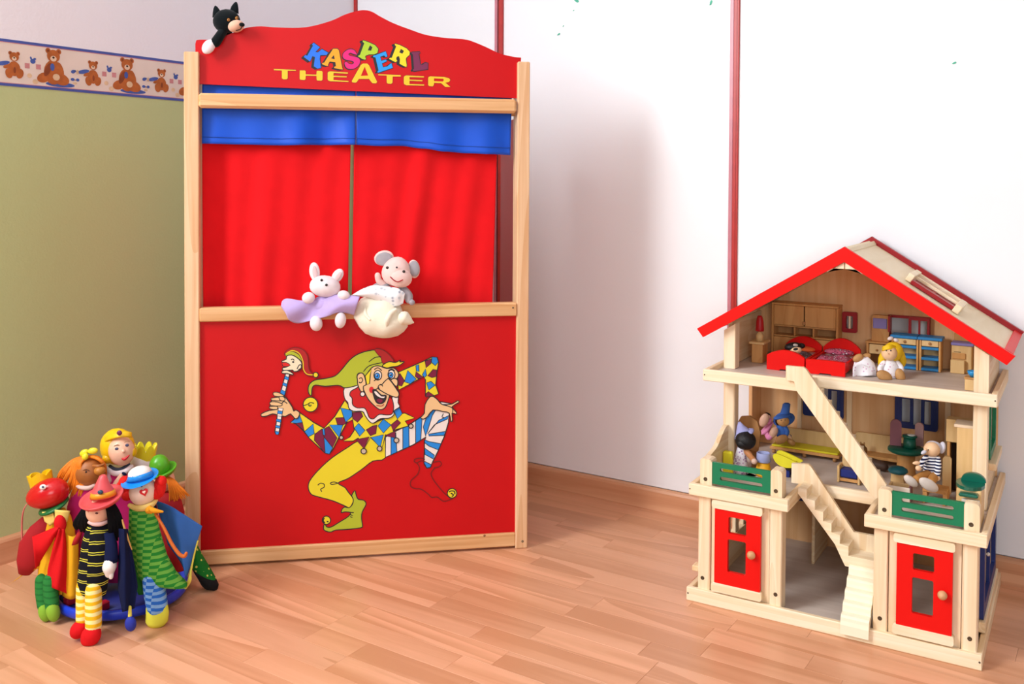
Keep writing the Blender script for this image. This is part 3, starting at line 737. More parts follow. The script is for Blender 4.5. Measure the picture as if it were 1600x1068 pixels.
# cap
J(cD, LI, [(1200, 160), (1100, 162), (1000, 195), (925, 250), (850, 340), (790, 395), (700, 418), (600, 435), (550, 480), (545, 540), (560, 572), (575, 570), (580, 510), (610, 478), (700, 490), (800, 480), (840, 485), (890, 505), (1000, 480), (1080, 440), (1120, 380), (1180, 320), (1250, 300), (1245, 240)], 3)
J(cE, CI, [(265, 152), (320, 145), (380, 175), (430, 230), (440, 262), (345, 280), (330, 230)], 2, .0022, MA); JL(cE, [(215, 265), (270, 225), (330, 215)]); JL(cE, [(165, 355), (220, 300), (340, 270)])
JC(cD, YE, 565, 658, 68); JL(cD, [(498, 670), (540, 655), (565, 640), (598, 648)]); JC(cD, K, 560, 665, 16, 12, 0); JC(cD, LI, 562, 660, 10, 7, 0)
# face
J(cE, YE, [(340, 300), (400, 262), (460, 270), (510, 245), (500, 265), (545, 262), (490, 300), (430, 310), (380, 320)], 3)
J(cE, SK, [(240, 320), (300, 300), (380, 325), (440, 320), (480, 350), (490, 390), (470, 430), (480, 460), (420, 540), (400, 600), (370, 680), (330, 705), (290, 690), (210, 610), (165, 520), (110, 430), (110, 380), (140, 368), (175, 400)], 3)
J(cE, YE, [(240, 325), (180, 395), (195, 475), (222, 465), (228, 390)], 0)
J(cE, SK, [(110, 440), (108, 390), (140, 366), (170, 385), (190, 470), (165, 490), (165, 540), (135, 530), (112, 470)], 3); JL(cE, [(125, 420), (145, 410), (158, 435), (140, 458), (122, 450)]); JC(cE, WH, 157, 562, 22)
for (x, y, rx, ry) in ((298, 388, 36, 44), (424, 380, 32, 42)):
    JC(cE, WH, x, y, rx, ry); JC(cE, BL, x-6, y+6, rx*.68, ry*.62, .0016); JC(cE, K, x-5, y+6, 8, 9, 0); JC(cE, WH, x-12, y-2, 4, 4, 0)
JL(cE, [(265, 335), (300, 318), (335, 345)]); JL(cE, [(395, 345), (425, 330), (455, 345)]); JL(cE, [(262, 440), (280, 428), (315, 425)])
JC(cE, CK, 240, 522, 22, 30, 0)
J(cE, K, [(250, 535), (275, 520), (330, 570), (375, 575), (360, 630), (320, 650), (280, 630)], 3); J(cE, WH, [(262, 538), (285, 535), (330, 580), (365, 580), (355, 600), (310, 592), (275, 565)], 2, .0014); J(cE, PU, [(285, 620), (310, 605), (345, 620), (320, 645)], 2, 0)
J(cE, SK, [(395, 415), (440, 470), (490, 540), (490, 580), (460, 590), (390, 565), (320, 525), (300, 505), (310, 480), (335, 475)], 2, .0024); J(cE, SK, [(325, 520), (300, 500), (310, 478), (345, 478), (400, 420), (440, 470), (420, 540), (380, 540)], 2, 0)
JL(cE, [(395, 415), (440, 470), (490, 545)]); JL(cE, [(345, 490), (325, 472), (303, 490), (315, 520)]); JL(cE, [(250, 540), (300, 505)])
JL(cE, [(285, 665), (330, 672), (355, 655)], .002, 4, CI); J(cE, SK, [(420, 430), (450, 415), (480, 430), (482, 470), (465, 490), (430, 450)], 2)
tp('jester_print', jest, JM, panel)
# ================================================================== DOLLHOUSE
DC = Vector((-.438, 2.17, 0))
house = thing('dollhouse', 'three storey wooden dollhouse with red roof and two red doors, beside the white wardrobe', 'dollhouse', DC)
SPZ = wood('spruce_upright', '#fae6c6', '#edd0a6', (70, 70, 3), .5, .9, False, .25)
SPX = wood('spruce_rail', '#fcebce', '#f2dab2', (3, 70, 70), .5, .9, False, .25)
SPY = wood('spruce_side', '#f6dfba', '#e6c393', (70, 3, 70), .5, .9, False, .3)
SPD = wood('spruce_panel', '#ebbd8a', '#dfa872', (50, 50, 2.5), .5, .5, False, .15)
SPR = wood('roof_birch', '#f2e2c2', '#e8d3ac', (30, 5, 30), .5, .5, False, .1)
PLY = wood('grey_ply_floor', '#d6c8bd', '#c6b6aa', (4, 40, 40), .5, .6)
HRED = mat('house_red', '#e5130f', .4, .02, 8, spec=.2)
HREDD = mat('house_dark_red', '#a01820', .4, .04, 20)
HGRN = mat('house_green', '#0e7a52', .4, .03, 10)
HNAVY = mat('house_navy', '#1c2f6e', .4, .04, 20)
BOLT = mat('bolt_brown', '#4e3c26', .4, .1)
KNOBM = wood('knob_wood', '#d8a878', '#c58f5e', (30, 30, 30), .45)
def hp(name, mb, m, parent=house): return mb.build(name, m, parent, world=True)
def hb(name, x0, x1, y0, y1, z0, z1, m, b=.0014, parent=house): return hp(name, MB().box(x0, x1, y0, y1, z0, z1, b), m, parent)
def bolt(x, y, z, parent, d=(0, -1, 0), r=.0042):
    hp('bolt', MB().lathe([(r, -.001), (r, .0006), (r*.75, .001), (r*.5, .0006), (r*.3, .0002), (0, .0001)], 12, axis_frame((x, y, z), d)), BOLT, parent)
def fx(y0): return lambda u, v, d: (u, y0+d, v)            # prism in the XZ plane
def fy(x0): return lambda u, v, d: (x0+d, u, v)            # prism in the YZ plane
def rr_(x0, x1, z0, z1, r=.004, n=4):
    P = []
    for cx, cz, a0 in ((x1-r, z1-r, 0), (x0+r, z1-r, 90), (x0+r, z0+r, 180), (x1-r, z0+r, 270)):
        for i in range(n+1):
            a = math.radians(a0+90*i/n); P.append((cx+r*math.cos(a), cz+r*math.sin(a)))
    return P
# --- base
X0, X1, Y0, Y1 = -.727, -.152, 1.942, 2.39
g = hb('ground_floor', X0+.006, X1-.006, Y0+.008, Y1-.008, .004, .017, PLY)
r = hb('base_rail', X0, X1, Y0, Y0+.011, .0, .029, SPX)
for x in (X0+.004, X1-.004): bolt(x, Y0, .016, r, r=.0018)
hb('base_rail', X0, X0+.011, Y0+.011, Y1, .0, .028, SPY); hb('base_rail', X1-.011, X1, Y0+.011, Y1, .0, .028, SPY)
hb('base_rail', X0+.011, X1-.011, Y1-.011, Y1, .0, .028, SPX)
# --- ground floor modules
def post(x0, x1, y0, y1, z0, z1, bz=None, bxx=None):
    p = hb('post', x0, x1, y0, y1, z0, z1, SPZ, .0018)
    if bz: bolt(bxx if bxx else (x0+x1)/2, y0, bz, p)
    return p
GZ0, GZ1 = .017, .232
post(-.7045, -.6780, 1.951, 1.985, GZ0, GZ1, .052, -.694); post(-.5505, -.5255, 1.951, 1.985, GZ0, GZ1, .052, -.537)
post(-.3460, -.3200, 1.951, 1.985, GZ0, GZ1, .052, -.333); post(-.1885, -.1620, 1.951, 1.985, GZ0, GZ1, .052, -.174)
for xa, xb in ((-.7045, -.679), (-.188, -.162)): post(xa, xb, 2.355, 2.38, GZ0, GZ1)
def door_module(xa, xb, dx0, dx1, w1, w2, kx, n):
    # front board with an opening, the door in front of it between rounded hinge bars
    hp('front_board', MB().prism([[(xa+.0012, GZ0), (xb-.0012, GZ0), (xb-.0012, GZ1), (xa+.0012, GZ1)], [(dx0+.012, .062), (dx1-.012, .062), (dx1-.012, .2), (dx0+.012, .2)]], fx(1.956), 0, .008), SPZ)
    for z0, z1 in ((.2115, .2285), (.0335, .0515)):
        hp('hinge_bar', MB().prism([rr_(dx0-.006, dx1+.004, z0, z1, .005)], fx(1.940), 0, .016, 0, True), SPX)
    d = hp('door', MB().prism([rr_(dx0, dx1, .0515, .2110, .0015), rr_(*w1, .0035), rr_(*w2, .0035)], fx(1.9435), 0, .009), HRED)
    kz = .129
    hp('knob', MB().lathe([(0, .017), (.005, .0155), (.0082, .011), (.0088, .0075), (.0072, .003), (.004, .0005), (.004, -.002), (0, -.002)], 18, axis_frame((kx, 1.9435, kz), (0, -1, 0))), KNOBM, d)
door_module(-.6775, -.551, -.6655, -.5675, (-.6355, -.5975, .1625, .1975), (-.6370, -.5980, .0800, .1500), -.584, 1)
door_module(-.3195, -.189, -.3025, -.2040, (-.2735, -.2360, .1635, .1955), (-.2745, -.2368, .0795, .1490), -.220, 2)
# side and back walls of the ground floor
sw = hp('side_wall', MB().prism([[(1.985, GZ0), (2.355, GZ0), (2.355, GZ1), (1.985, GZ1)], rr_(2.03, 2.32, .08, .185, .006)], fy(-.7000), 0, .009), SPY)
for i in range(5):
    y = 2.055+i*.06; hb('shutter_slat', -.702, -.694, y, y+.025, .08, .185, SPZ, .0008, sw)
hb('sill', -.714, -.700, 2.0, 2.33, .060, .076, SPY)
hb('side_ledge', -.722, -.7045, 1.962, 1.985, .058, .070, SPY)
rw = hp('side_wall', MB().prism([[(1.985, GZ0), (2.355, GZ0), (2.355, GZ1), (1.985, GZ1)], rr_(2.06, 2.33, .062, .215, .006)], fy(-.176), 0, .009), SPY)
hp('window_frame', MB().prism([rr_(2.05, 2.34, .050, .222, .006), rr_(2.075, 2.315, .075, .2, .004)], fy(-.167), 0, .008), HNAVY, rw)
hb('window_bar', -.167, -.160, 2.19, 2.2, .07, .205, HNAVY, .001, rw)
hb('sill', -.167, -.155, 2.04, 2.35, .030, .050, SPY, .001, rw)
hp('knob', MB().lathe([(0, .006), (.003, .005), (.004, .002), (.002, 0), (.002, -.002)], 10, axis_frame((-.159, 2.10, .165), (1, 0, 0))), mat('knob_pale', '#e6dcd0', .4), rw)
hp('back_wall', MB().prism([[(-.7045, GZ0), (-.162, GZ0), (-.162, GZ1), (-.7045, GZ1)], rr_(-.612, -.55, .125, .205, .005), rr_(-.30, -.22, .1, .19, .005)], fx(2.372), 0, .008), SPD)
bw = hp('back_window', MB().prism([rr_(-.618, -.544, .119, .211, .006), rr_(-.607, -.555, .130, .2, .004)], fx(2.364), 0, .008), HNAVY)
hb('window_bar', -.584, -.578, 2.364, 2.371, .128, .203, HNAVY, .001, bw)
for xa in (-.5345, -.346): hb('partition', xa, xa+.007, 2.24, 2.372, GZ0, GZ1, SPY)
# --- first floor: two balconies and a set-back middle
FZ = .2475
hb('first_floor', -.715, -.150, 2.09, 2.385, .236, FZ-.0005, PLY); hb('balcony_floor', -.715, -.512, 1.945, 2.09, .236, FZ-.0005, PLY); hb('balcony_floor', -.360, -.150, 1.945, 2.09, .236, FZ-.0005, PLY)
r = hb('balcony_rail', -.7215, -.5095, 1.936, 1.948, .2315, .2560, SPX); bolt(-.7185, 1.936, .245, r, r=.0014)
hb('balcony_rail', -.7215, -.7100, 1.948, 2.385, .2315, .2560, SPY); hb('balcony_rail', -.5210, -.5095, 1.948, 2.088, .2315, .2560, SPY)
hb('balcony_rail', -.3620, -.1460, 1.936, 1.948, .2315, .2560, SPX); hb('balcony_rail', -.3620, -.3500, 1.948, 2.088, .2315, .2560, SPY)
hb('balcony_rail', -.1575, -.1460, 1.948, 2.172, .2315, .2560, SPY); hb('balcony_rail', -.1575, -.1460, 2.1725, 2.385, .2315, .2560, SPY)
hb('floor_edge', -.5090, -.3625, 2.082, 2.0935, .2290, .2545, SPX)
def railing(xa, xb, px, n):
    for i, (a, b_) in enumerate(px):
        zt = .310 if n == 1 else .3065
        pts = [(a, FZ), (b_, FZ), (b_, zt-.007), (b_-.002, zt-.0025), (b_-.007, zt), (a+.004, zt), (a+.001, zt-.002), (a, zt-.005)]
        q = hp('railing_post', MB().prism([pts], fx(1.951), 0, .030 if n == 1 else .022), SPZ); bolt((a+b_)/2-.001, 1.951, .2665, q, r=.0043)
    W = xb-xa
    h1 = rr_(xa+.017, xb-.018, .2860, .2945, .0038); h2 = rr_(xa+.017, xb-.018, .2680, .2765, .0038)
    hp('balustrade', MB().prism([[(xa, .2585), (xb, .2585), (xb, .3045), (xa, .3045)], h1, h2], fx(1.953), 0, .008), HGRN)
railing(-.6755, -.5495, ((-.7015, -.6755), (-.5495, -.5260)), 1)
railing(-.3140, -.1870, ((-.3390, -.3140), (-.1870, -.1605)), 2)
# curved side railing of the left balcony
cv = [(1.985, .262)]+[(p.x, p.y) for p in catmull([Vector((1.985, .308, 0)), Vector((2.005, .311, 0)), Vector((2.035, .318, 0)), Vector((2.065, .336, 0)), Vector((2.09, .348, 0)), Vector((2.108, .349, 0))], 4)]+[(2.108, .262)]
hp('side_railing', MB().prism([cv], fy(-.7015), 0, .010), SPY)
# posts, walls
post(-.7045, -.6780, 2.108, 2.138, FZ, .464); post(-.1885, -.1615, 2.108, 2.138, FZ, .464)
hb('side_wall', -.7045, -.6955, 2.300, 2.372, FZ, .464, SPD); 
hp('back_wall', MB().prism([[(-.7045, FZ), (-.162, FZ), (-.162, .464), (-.7045, .464)], rr_(-.583, -.499, .338, .408, .005), rr_(-.371, -.290, .338, .410, .005)], fx(2.372), 0, .008), SPD)
for a, b_, w in ((-.589, -.493, .332), (-.377, -.284, .332)):
    f = hp('back_window', MB().prism([rr_(a, b_, w, .416, .006), rr_(a+.009, b_-.009, w+.009, .407, .004)], fx(2.364), 0, .008), HNAVY)
    mx_ = (a+b_)/2
    hp('shutter', MB().prism([rr_(a+.008, a+.040, w+.006, .408, .003), rr_(a+.015, a+.033, w+.014, .400, .002)], fx(2.3645), 0, .006), HNAVY, f)
    hp('shutter', MB().prism([rr_(b_-.036, b_-.008, w+.006, .408, .003), rr_(b_-.029, b_-.015, w+.014, .400, .002)], fx(2.3625), 0, .006), HNAVY, f)
hb('wall_batten', -.603, -.593, 2.366, 2.3715, FZ, .464, SPZ, .001); hb('wall_batten', -.486, -.474, 2.364, 2.3715, FZ, .464, SPZ, .001); hb('wall_batten', -.270, -.258, 2.366, 2.3715, FZ, .464, SPZ, .001)
rw = hp('side_wall', MB().prism([[(2.138, FZ), (2.372, FZ), (2.372, .464), (2.138, .464)], rr_(2.155, 2.275, .350, .450, .006)], fy(-.176), 0, .010), SPY)
hp('window_frame', MB().prism([rr_(2.145, 2.285, .340, .458, .010), rr_(2.160, 2.270, .355, .445, .006)], fy(-.166), 0, .007), HGRN, rw)
hb('sill', -.166, -.148, 2.14, 2.30, .322, .336, SPY, .001, rw)
# --- attic floor
AZ = .478
hb('attic_floor', -.715, -.150, 2.092, 2.385, .465, AZ-.0005, PLY); hb('attic_floor', -.715, -.513, 2.03, 2.092, .465, AZ-.0005, PLY)
r = hb('attic_rail', -.7225, -.5075, 2.020, 2.032, .4625, .4875, SPX); bolt(-.7185, 2.020, .476, r, r=.0014)
hb('attic_rail', -.7225, -.7110, 2.032, 2.385, .4625, .4875, SPY)
r = hb('attic_rail', -.5000, -.1435, 2.081, 2.0925, .4625, .4875, SPX); bolt(-.1475, 2.081, .476, r, r=.0014)
hb('attic_rail', -.1550, -.1435, 2.0925, 2.385, .4625, .4875, SPY)
hb('floor_edge', -.519, -.5075, 2.032, 2.092, .4625, .4875, SPY)
def roofz(x): return .767-.6205*abs(x+.4365)
# attic posts, walls
for xa, xb in ((-.7045, -.6780), (-.1885, -.1615)):
    P = [(xa, AZ), (xb, AZ), (xb, roofz(xb)-.036), (xa, roofz(xa)-.036)]
    hp('post', MB().prism([P], fx(2.108), 0, .030), SPZ)
for xa in (-.7045, -.171):
    hb('knee_wall', xa, xa+.009, 2.138, 2.372, AZ, roofz(xa if xa < -.4 else xa+.009)-.0195, SPY)
gl = [(-.7045, AZ), (-.162, AZ), (-.162, roofz(-.162)-.0193), (-.4365, roofz(-.4365)-.0193), (-.7045, roofz(-.7045)-.0193)]
hp('gable_wall', MB().prism([gl, rr_(-.4925, -.4705, .551, .586, .002), rr_(-.390, -.308, .549, .588, .002)], fx(2.372), 0, .008), SPD)
f = hp('gable_window', MB().prism([rr_(-.4982, -.464, .544, .593, .004), rr_(-.4895, -.4735, .5535, .5835, .002)], fx(2.362), 0, .010), HREDD)
hb('window_bar', -.4835, -.4790, 2.363, 2.370, .552, .585, SPZ, .0006, f)
f = hp('gable_window', MB().prism([rr_(-.3955, -.3035, .543, .5935, .002), rr_(-.388, -.310, .549, .5875, .001)], fx(2.364), 0, .008), HREDD)
hp('shutter', MB().prism([rr_(-.349, -.304, .544, .593, .002), rr_(-.343, -.3085, .5505, .5855, .001)], fx(2.357), 0, .006), HREDD, f)
hb('window_bar', -.328, -.3235, 2.358, 2.362, .55, .586, HREDD, .0005, f)
hp('shutter', MB().prism([rr_(-.3898, -.386, .557, .5935, .001)], fx(2.335), 0, .028), HREDD, f)
# --- roof
def roof_side(sg):
    xr = -.4365; nm = Vector((sg*.6205, 0, 1)).normalized(); tv = Vector((sg, 0, -.6205)).normalized()
    L_ = .3225/abs(tv.x)
    def P(t, y, h): # t along the slope from the ridge, h above the top plane
        q = Vector((xr, y, .767))+tv*t+nm*h; return q
    def slab(name, t0, t1, y0, y1, h0, h1, m, b=.0012, parent=house):
        M = Matrix((tv, Vector((0, 1, 0)), nm)).transposed().to_4x4(); M.translation = Vector((xr, 0, .767))
        if M.to_3x3().determinant() < 0: pass
        return hp(name, MB().box(t0, t1, y0, y1, h0, h1, b, 0, M), m, parent)
    off = .027*.6205  # mitre at the ridge
    rp_ = slab('roof_panel', -.004, L_-.012, 2.088, 2.380, -.016, -.005, SPR)
    # front barge board with a mitred top
    h = .0275
    pts = [(xr, .767), (xr+sg*.3225, .767-.6205*.3225), (xr+sg*(.3225-.0145), .767-.6205*.3225-.0185), (xr, .767-h*1.177)]
    hp('barge_board', MB().prism([pts], fx(2.080), 0, .010), HRED)
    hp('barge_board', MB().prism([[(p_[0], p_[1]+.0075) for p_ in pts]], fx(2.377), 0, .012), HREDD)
    slab('eaves_board', L_-.022, L_-.004, 2.09, 2.378, -.018, .0005, HRED)
    # ridge blocks under the barge boards
    hp('ridge_block', MB().prism([[(xr+sg*.0012, .767-.034), (xr+sg*.0012, .767-.0475), (xr+sg*.038, .767-.0475), (xr+sg*.036, .767-.034-.036*.6205)]], fx(2.086), 0, .010), SPX)
    if sg > 0:
        sk = slab('skylight_block', .128, .141, 2.17, 2.268, -.004, .014, SPX)
        slab('skylight_block', .238, .252, 2.152, 2.252, -.004, .014, SPX)
        slab('skylight_bar', .141, .238, 2.162, 2.182, -.004, .0045, HREDD)
        slab('skylight_bar', .184, .192, 2.182, 2.250, -.004, .0035, HREDD)
        slab('skylight_pane', .141, .238, 2.182, 2.250, -.006, -.003, HREDD)
        slab('skylight_rail', .141, .238, 2.246, 2.254, -.002, .0125, SPX)
        slab('skylight_rail', .141, .238, 2.205, 2.210, .004, .0105, SPX)
    return P
roof_side(1); roof_side(-1)
# --- stairs
def stairs(y_s, y_t0, y_t1, poly, steps, name):
    st = hp(name, MB().prism([poly], fx(y_s), 0, .009), SPZ)
    if steps:
        hp('tread_block', MB().prism([steps], fx(y_t0), 0, y_t1-y_t0), SPX, st)
    return st
# lower flight: stringer behind, saw-tooth steps in front, hooked on the left balcony
ys = 2.058
poly = [(-.5350, .2975), (-.5000, .3010), (-.4940, .2965), (-.4045, .1735), (-.3500, .1735), (-.3500, .1160), (-.412, .1130), (-.418, .128), (-.4330, .1580), (-.5095, .2560), (-.5350, .2560)]
n = 6; xs0, zs0, xs1, zs1 = -.5085, .2625, -.4060, .1400
tooth = []
dx = (xs1-xs0)/n; dz = (zs1-zs0)/n
for i in range(n):
    tooth += [(xs0+i*dx, zs0+i*dz), (xs0+(i+1)*dx, zs0+i*dz+dz*.10)]
tooth += [(xs1, .1395), (-.3500, .1395), (-.3500, .1170), (-.412, .1170), (-.418, .128), (-.4330, .1580), (xs0-.001, zs0-.012)]
# upper edge back to the stringer
stairs(ys, 2.012, ys, poly, tooth, 'staircase')
# bottom flight from the landing straight to the front: wavy ramp
prof = []
yA, zA, yB, zB = 2.022, .1215, 1.935, .0300
k = 5
for i in range(k):
    t0 = i/k
    for q in range(5):
        t = (i+q/5)/k
        bulge = .0085*math.sin(PI*q/5)+(.0030*(1-q/5))
        ny, nz = -(zA-zB), (yB-yA); ln = math.hypot(ny, nz); 
        prof.append((yA+(yB-yA)*t-abs(ny)/ln*bulge, zA+(zB-zA)*t+abs(nz)/ln*bulge))
prof += [(1.932, .0300), (1.932, .012), (1.940, .0295), (yB+.012, zB), (yA+.012, zA-.004)]
hp('entrance_ramp', MB().prism([prof], fy(-.4035), 0, .0535), mat('pale_maple', '#fbf0d4', .45, .02, 20))
# upper flight: stringer on the viewer's side, hooked over the attic floor
poly = [(-.5370, .5160), (-.5010, .5165), (-.4955, .5130), (-.3340, .2980), (-.3460, .2740), (-.3560, .2640), (-.5130, .4640), (-.5200, .4855), (-.5370, .4855)]
us = hp('staircase', MB().prism([poly], fx(2.010), 0, .009), SPZ)
tooth = []
n = 9; xs0, zs0, xs1, zs1 = -.5060, .4850, -.3580, .2850
dx = (xs1-xs0)/n; dz = (zs1-zs0)/n
for i in range(n): tooth += [(xs0+i*dx, zs0+i*dz), (xs0+(i+1)*dx, zs0+i*dz)]
tooth += [(xs1, zs1), (-.3600, .2680), (-.5060, .4600)]
hp('tread_block', MB().prism([tooth], fx(2.019), 0, .060), SPX, us)
# ================================================================== DOLLHOUSE FURNITURE
FW = wood('toy_beech', '#dba566', '#c98e50', (50, 50, 6), .5, .8, False, .2)
FWL = wood('toy_beech_light', '#ecc890', '#dcb478', (50, 50, 6), .5, .8)
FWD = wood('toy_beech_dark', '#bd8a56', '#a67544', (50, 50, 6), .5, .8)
LAV = mat('toy_lavender', '#8f84c4', .5, .03, 20)
TBLUE = mat('toy_blue', '#2f86c6', .45, .03, 20)
TYEL = mat('toy_yellow', '#e8dc2c', .55, .04, 20)
TGRN = mat('toy_green', '#0d5a48', .35, .06, 30)
TTEAL = mat('toy_teal', '#1b6a78', .4, .06, 30)
TMAUVE = mat('toy_mauve', '#8a5560', .5, .06, 30)
TNAVY = mat('toy_navy', '#1d2c7c', .6, .05, 30)
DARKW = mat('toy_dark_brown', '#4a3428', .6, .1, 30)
def part(name, mb, m, root): return mb.build(name, m, root, world=True)
def pbox(name, root, x0, x1, y0, y1, z0, z1, m, b=.001): return part(name, MB().box(x0, x1, y0, y1, z0, z1, b), m, root)
def knob(root, x, y, z, r=.003, m=None): return part('knob', MB().lathe([(0, r*1.2), (r*.7, r), (r, r*.4), (r*.5, 0), (r*.5, -.001), (0, -.001)], 10, axis_frame((x, y, z), (0, -1, 0))), m or FWD, root)
# wall cabinet (hutch)
t = thing('toy_hutch', 'brown toy wall cabinet with three open bays, behind the red beds', 'toy cabinet', (-.58, 2.347, AZ))
pbox('side_panel', t, -.6575, -.652, 2.324, 2.370, AZ, .604, FW); pbox('side_panel', t, -.5045, -.4992, 2.324, 2.370, AZ, .604, FW)
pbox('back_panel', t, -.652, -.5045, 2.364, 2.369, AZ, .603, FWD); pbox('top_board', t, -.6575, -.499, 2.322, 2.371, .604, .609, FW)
for z in (.551, .5265, .4785): pbox('shelf', t, -.652, -.5045, 2.327, 2.364, z, z+.004, FW)
for x in (-.6045, -.5595): pbox('divider', t, x, x+.004, 2.328, 2.364, .5305, .551, FW)
for x0, x1 in ((-.6515, -.5795), (-.5770, -.505)):
    d = pbox('door', t, x0, x1, 2.3225, 2.3265, .5555, .6035, FW); d2 = pbox('door', t, x0, x1, 2.3225, 2.3265, .4835, .5262, FW)
for z in (.563, .521): pbox('handle', t, -.5825, -.5745, 2.3205, 2.323, z-.004, z+.004, FWD, .0005)
# night stand and lamp
t = thing('toy_nightstand', 'small wooden toy nightstand in the left corner of the attic', 'toy nightstand', (-.653, 2.232, AZ))
pbox('body', t, -.671, -.645, 2.209, 2.252, AZ, .522, FW); pbox('top_board', t, -.676, -.640, 2.204, 2.256, .522, .5275, FWL)
t = thing('toy_lamp', 'toy table lamp with a red shade on the attic nightstand', 'toy lamp', (-.656, 2.222, .5275))
part('lamp_base', MB().lathe([(.0085, .5275), (.0085, .541), (.006, .546), (.003, .548), (.003, .556)], 16, Matrix.Translation((-.656, 2.222, 0))), FWL, t)
part('lamp_shade', MB().lathe([(.0095, .551), (.0100, .555), (.0085, .575), (.0065, .584), (.0045, .5875), (0, .588)], 18, Matrix.Translation((-.656, 2.222, 0))), mat('lamp_red', '#b8141c', .4, .04), t)
# beds
def bedhead(x0, x1, y, z0, zs, zc_, arch):
    pts = [(x0, z0), (x1, z0)]+[(x1+(x0-x1)*i/14, zs+(zc_-zs)*math.sin(PI*i/14)**.8) for i in range(15)]
    if arch:  # foot cut-out
        m_ = (x0+x1)/2; pts = [(x0, z0), (m_-.014, z0), (m_-.011, z0+.003), (m_+.011, z0+.003), (m_+.014, z0)]+pts[1:]
    return MB().prism([pts], fx(y), 0, .009, 0)
def bed(name, label, x0, x1, y0, y1, zs, za, zh, ztop, blanket):
    t = thing(name, label, 'toy bed', ((x0+x1)/2, (y0+y1)/2, AZ), group=None)
    part('footboard', bedhead(x0, x1, y0, AZ, zs, za, True), HRED, t); part('headboard', bedhead(x0, x1, y1-.009, AZ, zh, ztop, True), HRED, t)
    for xa in (x0, x1-.006): pbox('bed_rail', t, xa, xa+.006, y0+.009, y1-.009, AZ+.006, AZ+.026, HRED)
    pbox('mattress', t, x0+.006, x1-.006, y0+.009, y1-.009, AZ+.006, AZ+.020, mat('mattress_white', '#e8dfdc', .9))
    rb = random.Random(x0); f = lambda u, v: (x0+.004+(x1-x0-.008)*u, y0+.012+(y1-y0-.07)*v, AZ+.0265+.003*math.sin(9*u+2)*math.sin(7*v+1)-.006*(abs(2*u-1)**6))
    part('blanket', MB().grid(f, 14, 14), blanket, t).modifiers.new('t', 'SOLIDIFY').thickness = .003
    fp = lambda v: v
    part('pillow', MB().ell(((x0+x1)/2, y1-.034, AZ+.030), ((x1-x0)*.40, .018, .0075)), blanket if zs < .515 and za < .515 else mat('pillow_orange', '#e2602c', .8), t)
    return t
QUILT = spotted('quilt_mauve', '#c8617c', '#f3dfe8', 150, .5, .9, '#8c2f4c')
QUILTG = spotted('quilt_grey', '#7c6a72', '#cfc4cc', 150, .45, .9, '#4c3d46')
bed('toy_bed', 'red toy bed with an arched footboard, the dark-haired doll lying in it', -.617, -.533, 2.147, 2.318, .5105, .5245, .513, .534, QUILTG)
bed('toy_bed', 'red toy bed with a low straight footboard and mauve patterned quilt', -.5305, -.446, 2.150, 2.322, .5085, .5100, .512, .536, QUILT)
# vanity
t = thing('toy_vanity', 'toy dressing table with a lavender mirror, behind the blonde doll', 'toy dressing table', (-.415, 2.352, AZ))
pbox('table_top', t, -.4395, -.389, 2.334, 2.371, .5275, .5315, FW)
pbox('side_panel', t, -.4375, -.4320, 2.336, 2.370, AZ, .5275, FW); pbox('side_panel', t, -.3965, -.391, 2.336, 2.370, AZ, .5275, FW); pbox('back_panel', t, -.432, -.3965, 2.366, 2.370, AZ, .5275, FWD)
d = pbox('drawer', t, -.4305, -.3980, 2.335, 2.365, .5035, .5255, FWL); knob(d, -.4135, 2.335, .5125)
part('mirror_frame', MB().prism([[(-.4285, .5315), (-.3905, .5315), (-.3905, .588), (-.394, .592), (-.425, .592), (-.4285, .588)]], fx(2.352), 0, .010), FW, t)
pbox('mirror', t, -.4262, -.3950, 2.3505, 2.353, .561, .585, LAV)
# blue shelf unit
t = thing('toy_shelf_unit', 'wooden toy shelf unit with blue shelves and two drawers, under the red attic window', 'toy shelf', (-.325, 2.34, AZ))
for x0, x1, nm in ((-.381, -.3235, 0), (-.3228, -.2715, 1)): pbox('top_board', t, x0, x1, 2.312, 2.3555, .5485, .5550, TBLUE)
for x in (-.3785, -.3255, -.3195, -.2790): pbox('upright', t, x, x+.0045, 2.316, 2.3550, AZ, .5485, FW)
for x0, x1 in ((-.374, -.3255), (-.315, -.279)):
    d = pbox('drawer', t, x0+.0008, x1-.0008, 2.315, 2.35, .5345, .5475, FWL); knob(d, (x0+x1)/2, 2.315, .541, .0035)
    pbox('back_panel', t, x0, x1, 2.352, 2.355, AZ, .548, FWL)
    for z in (.5265, .5030, .4790): pbox('shelf', t, x0, x1, 2.316, 2.352, z, z+.0062, TBLUE)
# cabinet with lavender top
t = thing('toy_cabinet', 'wooden toy stove cabinet with a lavender top, beside the blue shelves', 'toy cabinet', (-.235, 2.35, AZ))
pbox('body', t, -.2550, -.2140, 2.336, 2.370, AZ, .5395, FWL); pbox('top_board', t, -.2560, -.2100, 2.333, 2.371, .5395, .5455, LAV)
pbox('back_board', t, -.2530, -.2160, 2.364, 2.371, .5455, .562, FW)
pbox('drawer', t, -.2535, -.2260, 2.333, 2.3365, .5095, .5225, FW); pbox('lower_block', t, -.2555, -.2270, 2.325, 2.336, AZ, .5080, FWL)
pbox('slot', t, -.2500, -.2360, 2.3355, 2.3366, .5240, .5252, DARKW, .0002)
